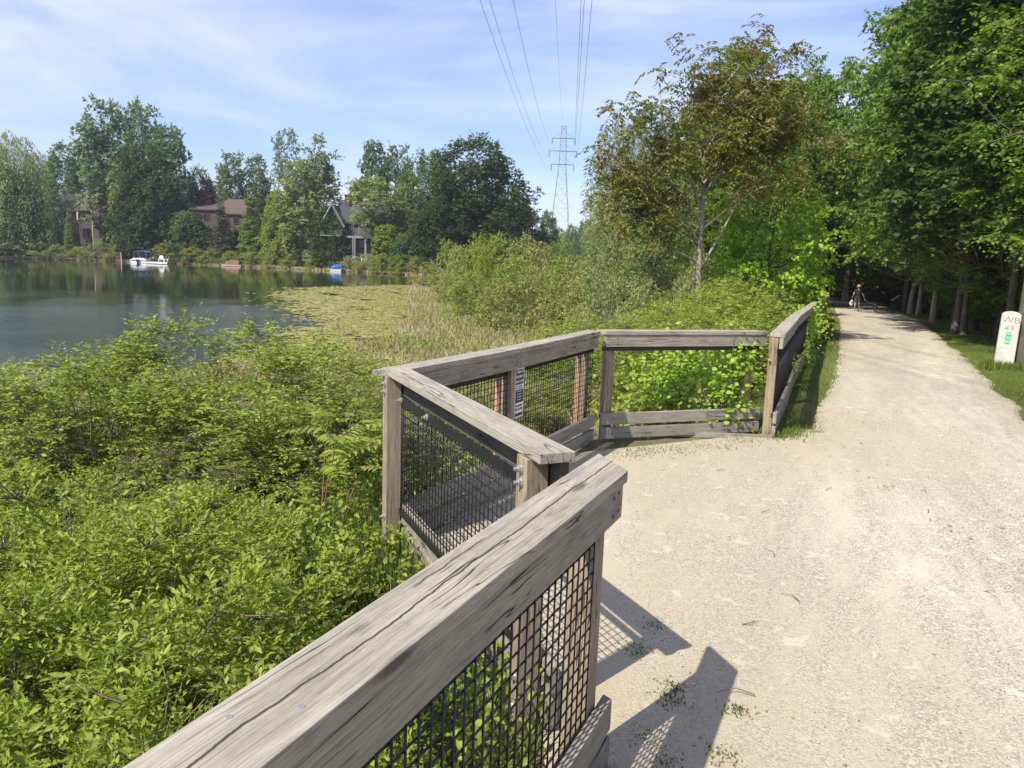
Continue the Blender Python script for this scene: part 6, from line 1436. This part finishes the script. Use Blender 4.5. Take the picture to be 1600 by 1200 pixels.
# dog
M_FUR = plain('dark_grey_fur', (.055, .048, .045), .95, 0, .4, 25, .01)
dx, dy_ = pp.x + .92, PY - .6; dg = empty('dog', (dx, dy_, float(zpath(dy_)) + .008)); dg.rotation_euler = (0, 0, R(165)); dg.scale = (1.15,) * 3; tag(dg, 'small shaggy dark grey dog on a lead at the right of the walker', 'dog')
vs = []; es = []; rs = []
b_ = add_skin(vs, es, rs, [((0, -.16, .27), (.085, .085)), ((0, 0, .265), (.085, .08)), ((0, .15, .27), (.09, .105)), ((0, .24, .35), (.06, .07)), ((0, .29, .41), (.068, .07)), ((0, .37, .40), (.035, .033)), ((0, .41, .395), (.022, .02))])
for s_ in (-1, 1):
    add_skin(vs, es, rs, [((s_ * .05, .17, .19), (.032, .036)), ((s_ * .052, .165, .10), (.022, .022)), ((s_ * .052, .17, .02), (.022, .018)), ((s_ * .052, .20, .015), (.02, .014))], b_[2])
    add_skin(vs, es, rs, [((s_ * .05, -.17, .21), (.042, .052)), ((s_ * .055, -.13, .14), (.028, .03)), ((s_ * .055, -.20, .085), (.018, .02)), ((s_ * .055, -.19, .02), (.02, .018)), ((s_ * .055, -.16, .015), (.019, .014))], b_[0])
add_skin(vs, es, rs, [((0, -.24, .33), .024), ((0, -.28, .41), .022), ((0, -.25, .47), .014)], b_[0])
skin_mesh('body', vs, es, rs, M_FUR, dg, 1, 2)
for s_ in (-1, 1): bm = bmesh.new(); bmesh.ops.create_icosphere(bm, subdivisions=2, radius=.04); o = link('ear', bm_mesh('ear', bm, M_FUR, True), dg); o.location = (s_ * .068, .275, .42); o.scale = (.35, .8, 1.3)
bm = bmesh.new(); bmesh.ops.create_icosphere(bm, subdivisions=1, radius=.013); o = link('nose', bm_mesh('nose', bm, TXT_BLACK, True), dg); o.location = (0, .432, .402)
for s_ in (-1, 1): bm = bmesh.new(); bmesh.ops.create_icosphere(bm, subdivisions=1, radius=.009); o = link('eye', bm_mesh('eye', bm, TXT_BLACK, True), dg); o.location = (s_ * .035, .35, .43)
nk = Vector((dx, dy_, float(zpath(dy_)))) + Matrix.Rotation(R(165), 3, 'Z') @ Vector((0, .23, .40)) * 1.15; hb = pw(hands[1]) + Vector((0, 0, .02))
pts = np.array([hb, (hb + nk) / 2 + Vector((0, 0, -.07)), nk]); v, q = tubes(pts[None], np.full((1, 3), .008), 5)
tag(link('lead', mesh_np('lead', v, [(q, 0)], [plain('blue_grey_lead', (.3, .33, .42))])), "thin blue grey lead from the walker's right hand to the dog", 'dog lead')

# tell look-alikes of a row apart by their place in it
ORD = ['first', 'second', 'third', 'fourth', 'fifth', 'sixth', 'seventh', 'eighth', 'ninth', 'tenth', 'eleventh', 'twelfth', 'thirteenth', 'fourteenth', 'fifteenth', 'sixteenth', 'seventeenth', 'eighteenth', 'nineteenth', 'twentieth']
bpy.context.view_layer.update()
SHORT = {'olive shrubs of the marsh thicket': 'olive green shrub of the marsh thicket', 'grey shrubs of the marsh thicket': 'greyish twiggy shrub of the marsh thicket', 'fresh shrubs of the marsh thicket': 'fresh green shrub of the marsh thicket',
         'dark shrubs of the marsh thicket': 'dark shrub of the marsh thicket', 'distant shrubs of the marsh thicket': 'bluish shrub far back in the marsh thicket', 'shaded shrubs of the marsh thicket': 'shaded shrub left of the trail',
         'shrubs in the row behind the curved railing': 'bright green shrub behind the curved railing', 'shrubs along the far waterline': 'shrub on the far waterline', 'understorey trees along the wood edge': 'low sunlit tree at the wood edge', 'shrubs at the far end of the trail': 'dark shrub at the far end of the trail', 'trees closing the far end of the trail': 'dark tree closing the far end of the trail', 'trees in the mass behind the far shore': 'tree in the green mass behind the far shore', 'twigs lying on the gravel': 'small dry twig on the pale gravel', 'distant trees below the pylon': 'distant low tree below the pylon'}
by = {}
for o in COL.objects:
    if o.parent is None and o.get('group') in SHORT: by.setdefault(o['group'], []).append(o)
for gname, obs in by.items():
    def col_of(o):
        v = Vector(o.location) - Vector((0, 0, EYE)); return v.dot(_r) / v.dot(_f)
    for k_, o in enumerate(sorted(obs, key=col_of)): o['label'] = SHORT[gname] + ', ' + ORD[k_] + ' from the left'
tri = sum(len(o.data.loops) - 2 * len(o.data.polygons) for o in {o.data: o for o in bpy.data.objects if o.type == 'MESH'}.values())
print('UNIQUE TRIANGLES', tri, 'OBJECTS', len(bpy.data.objects))
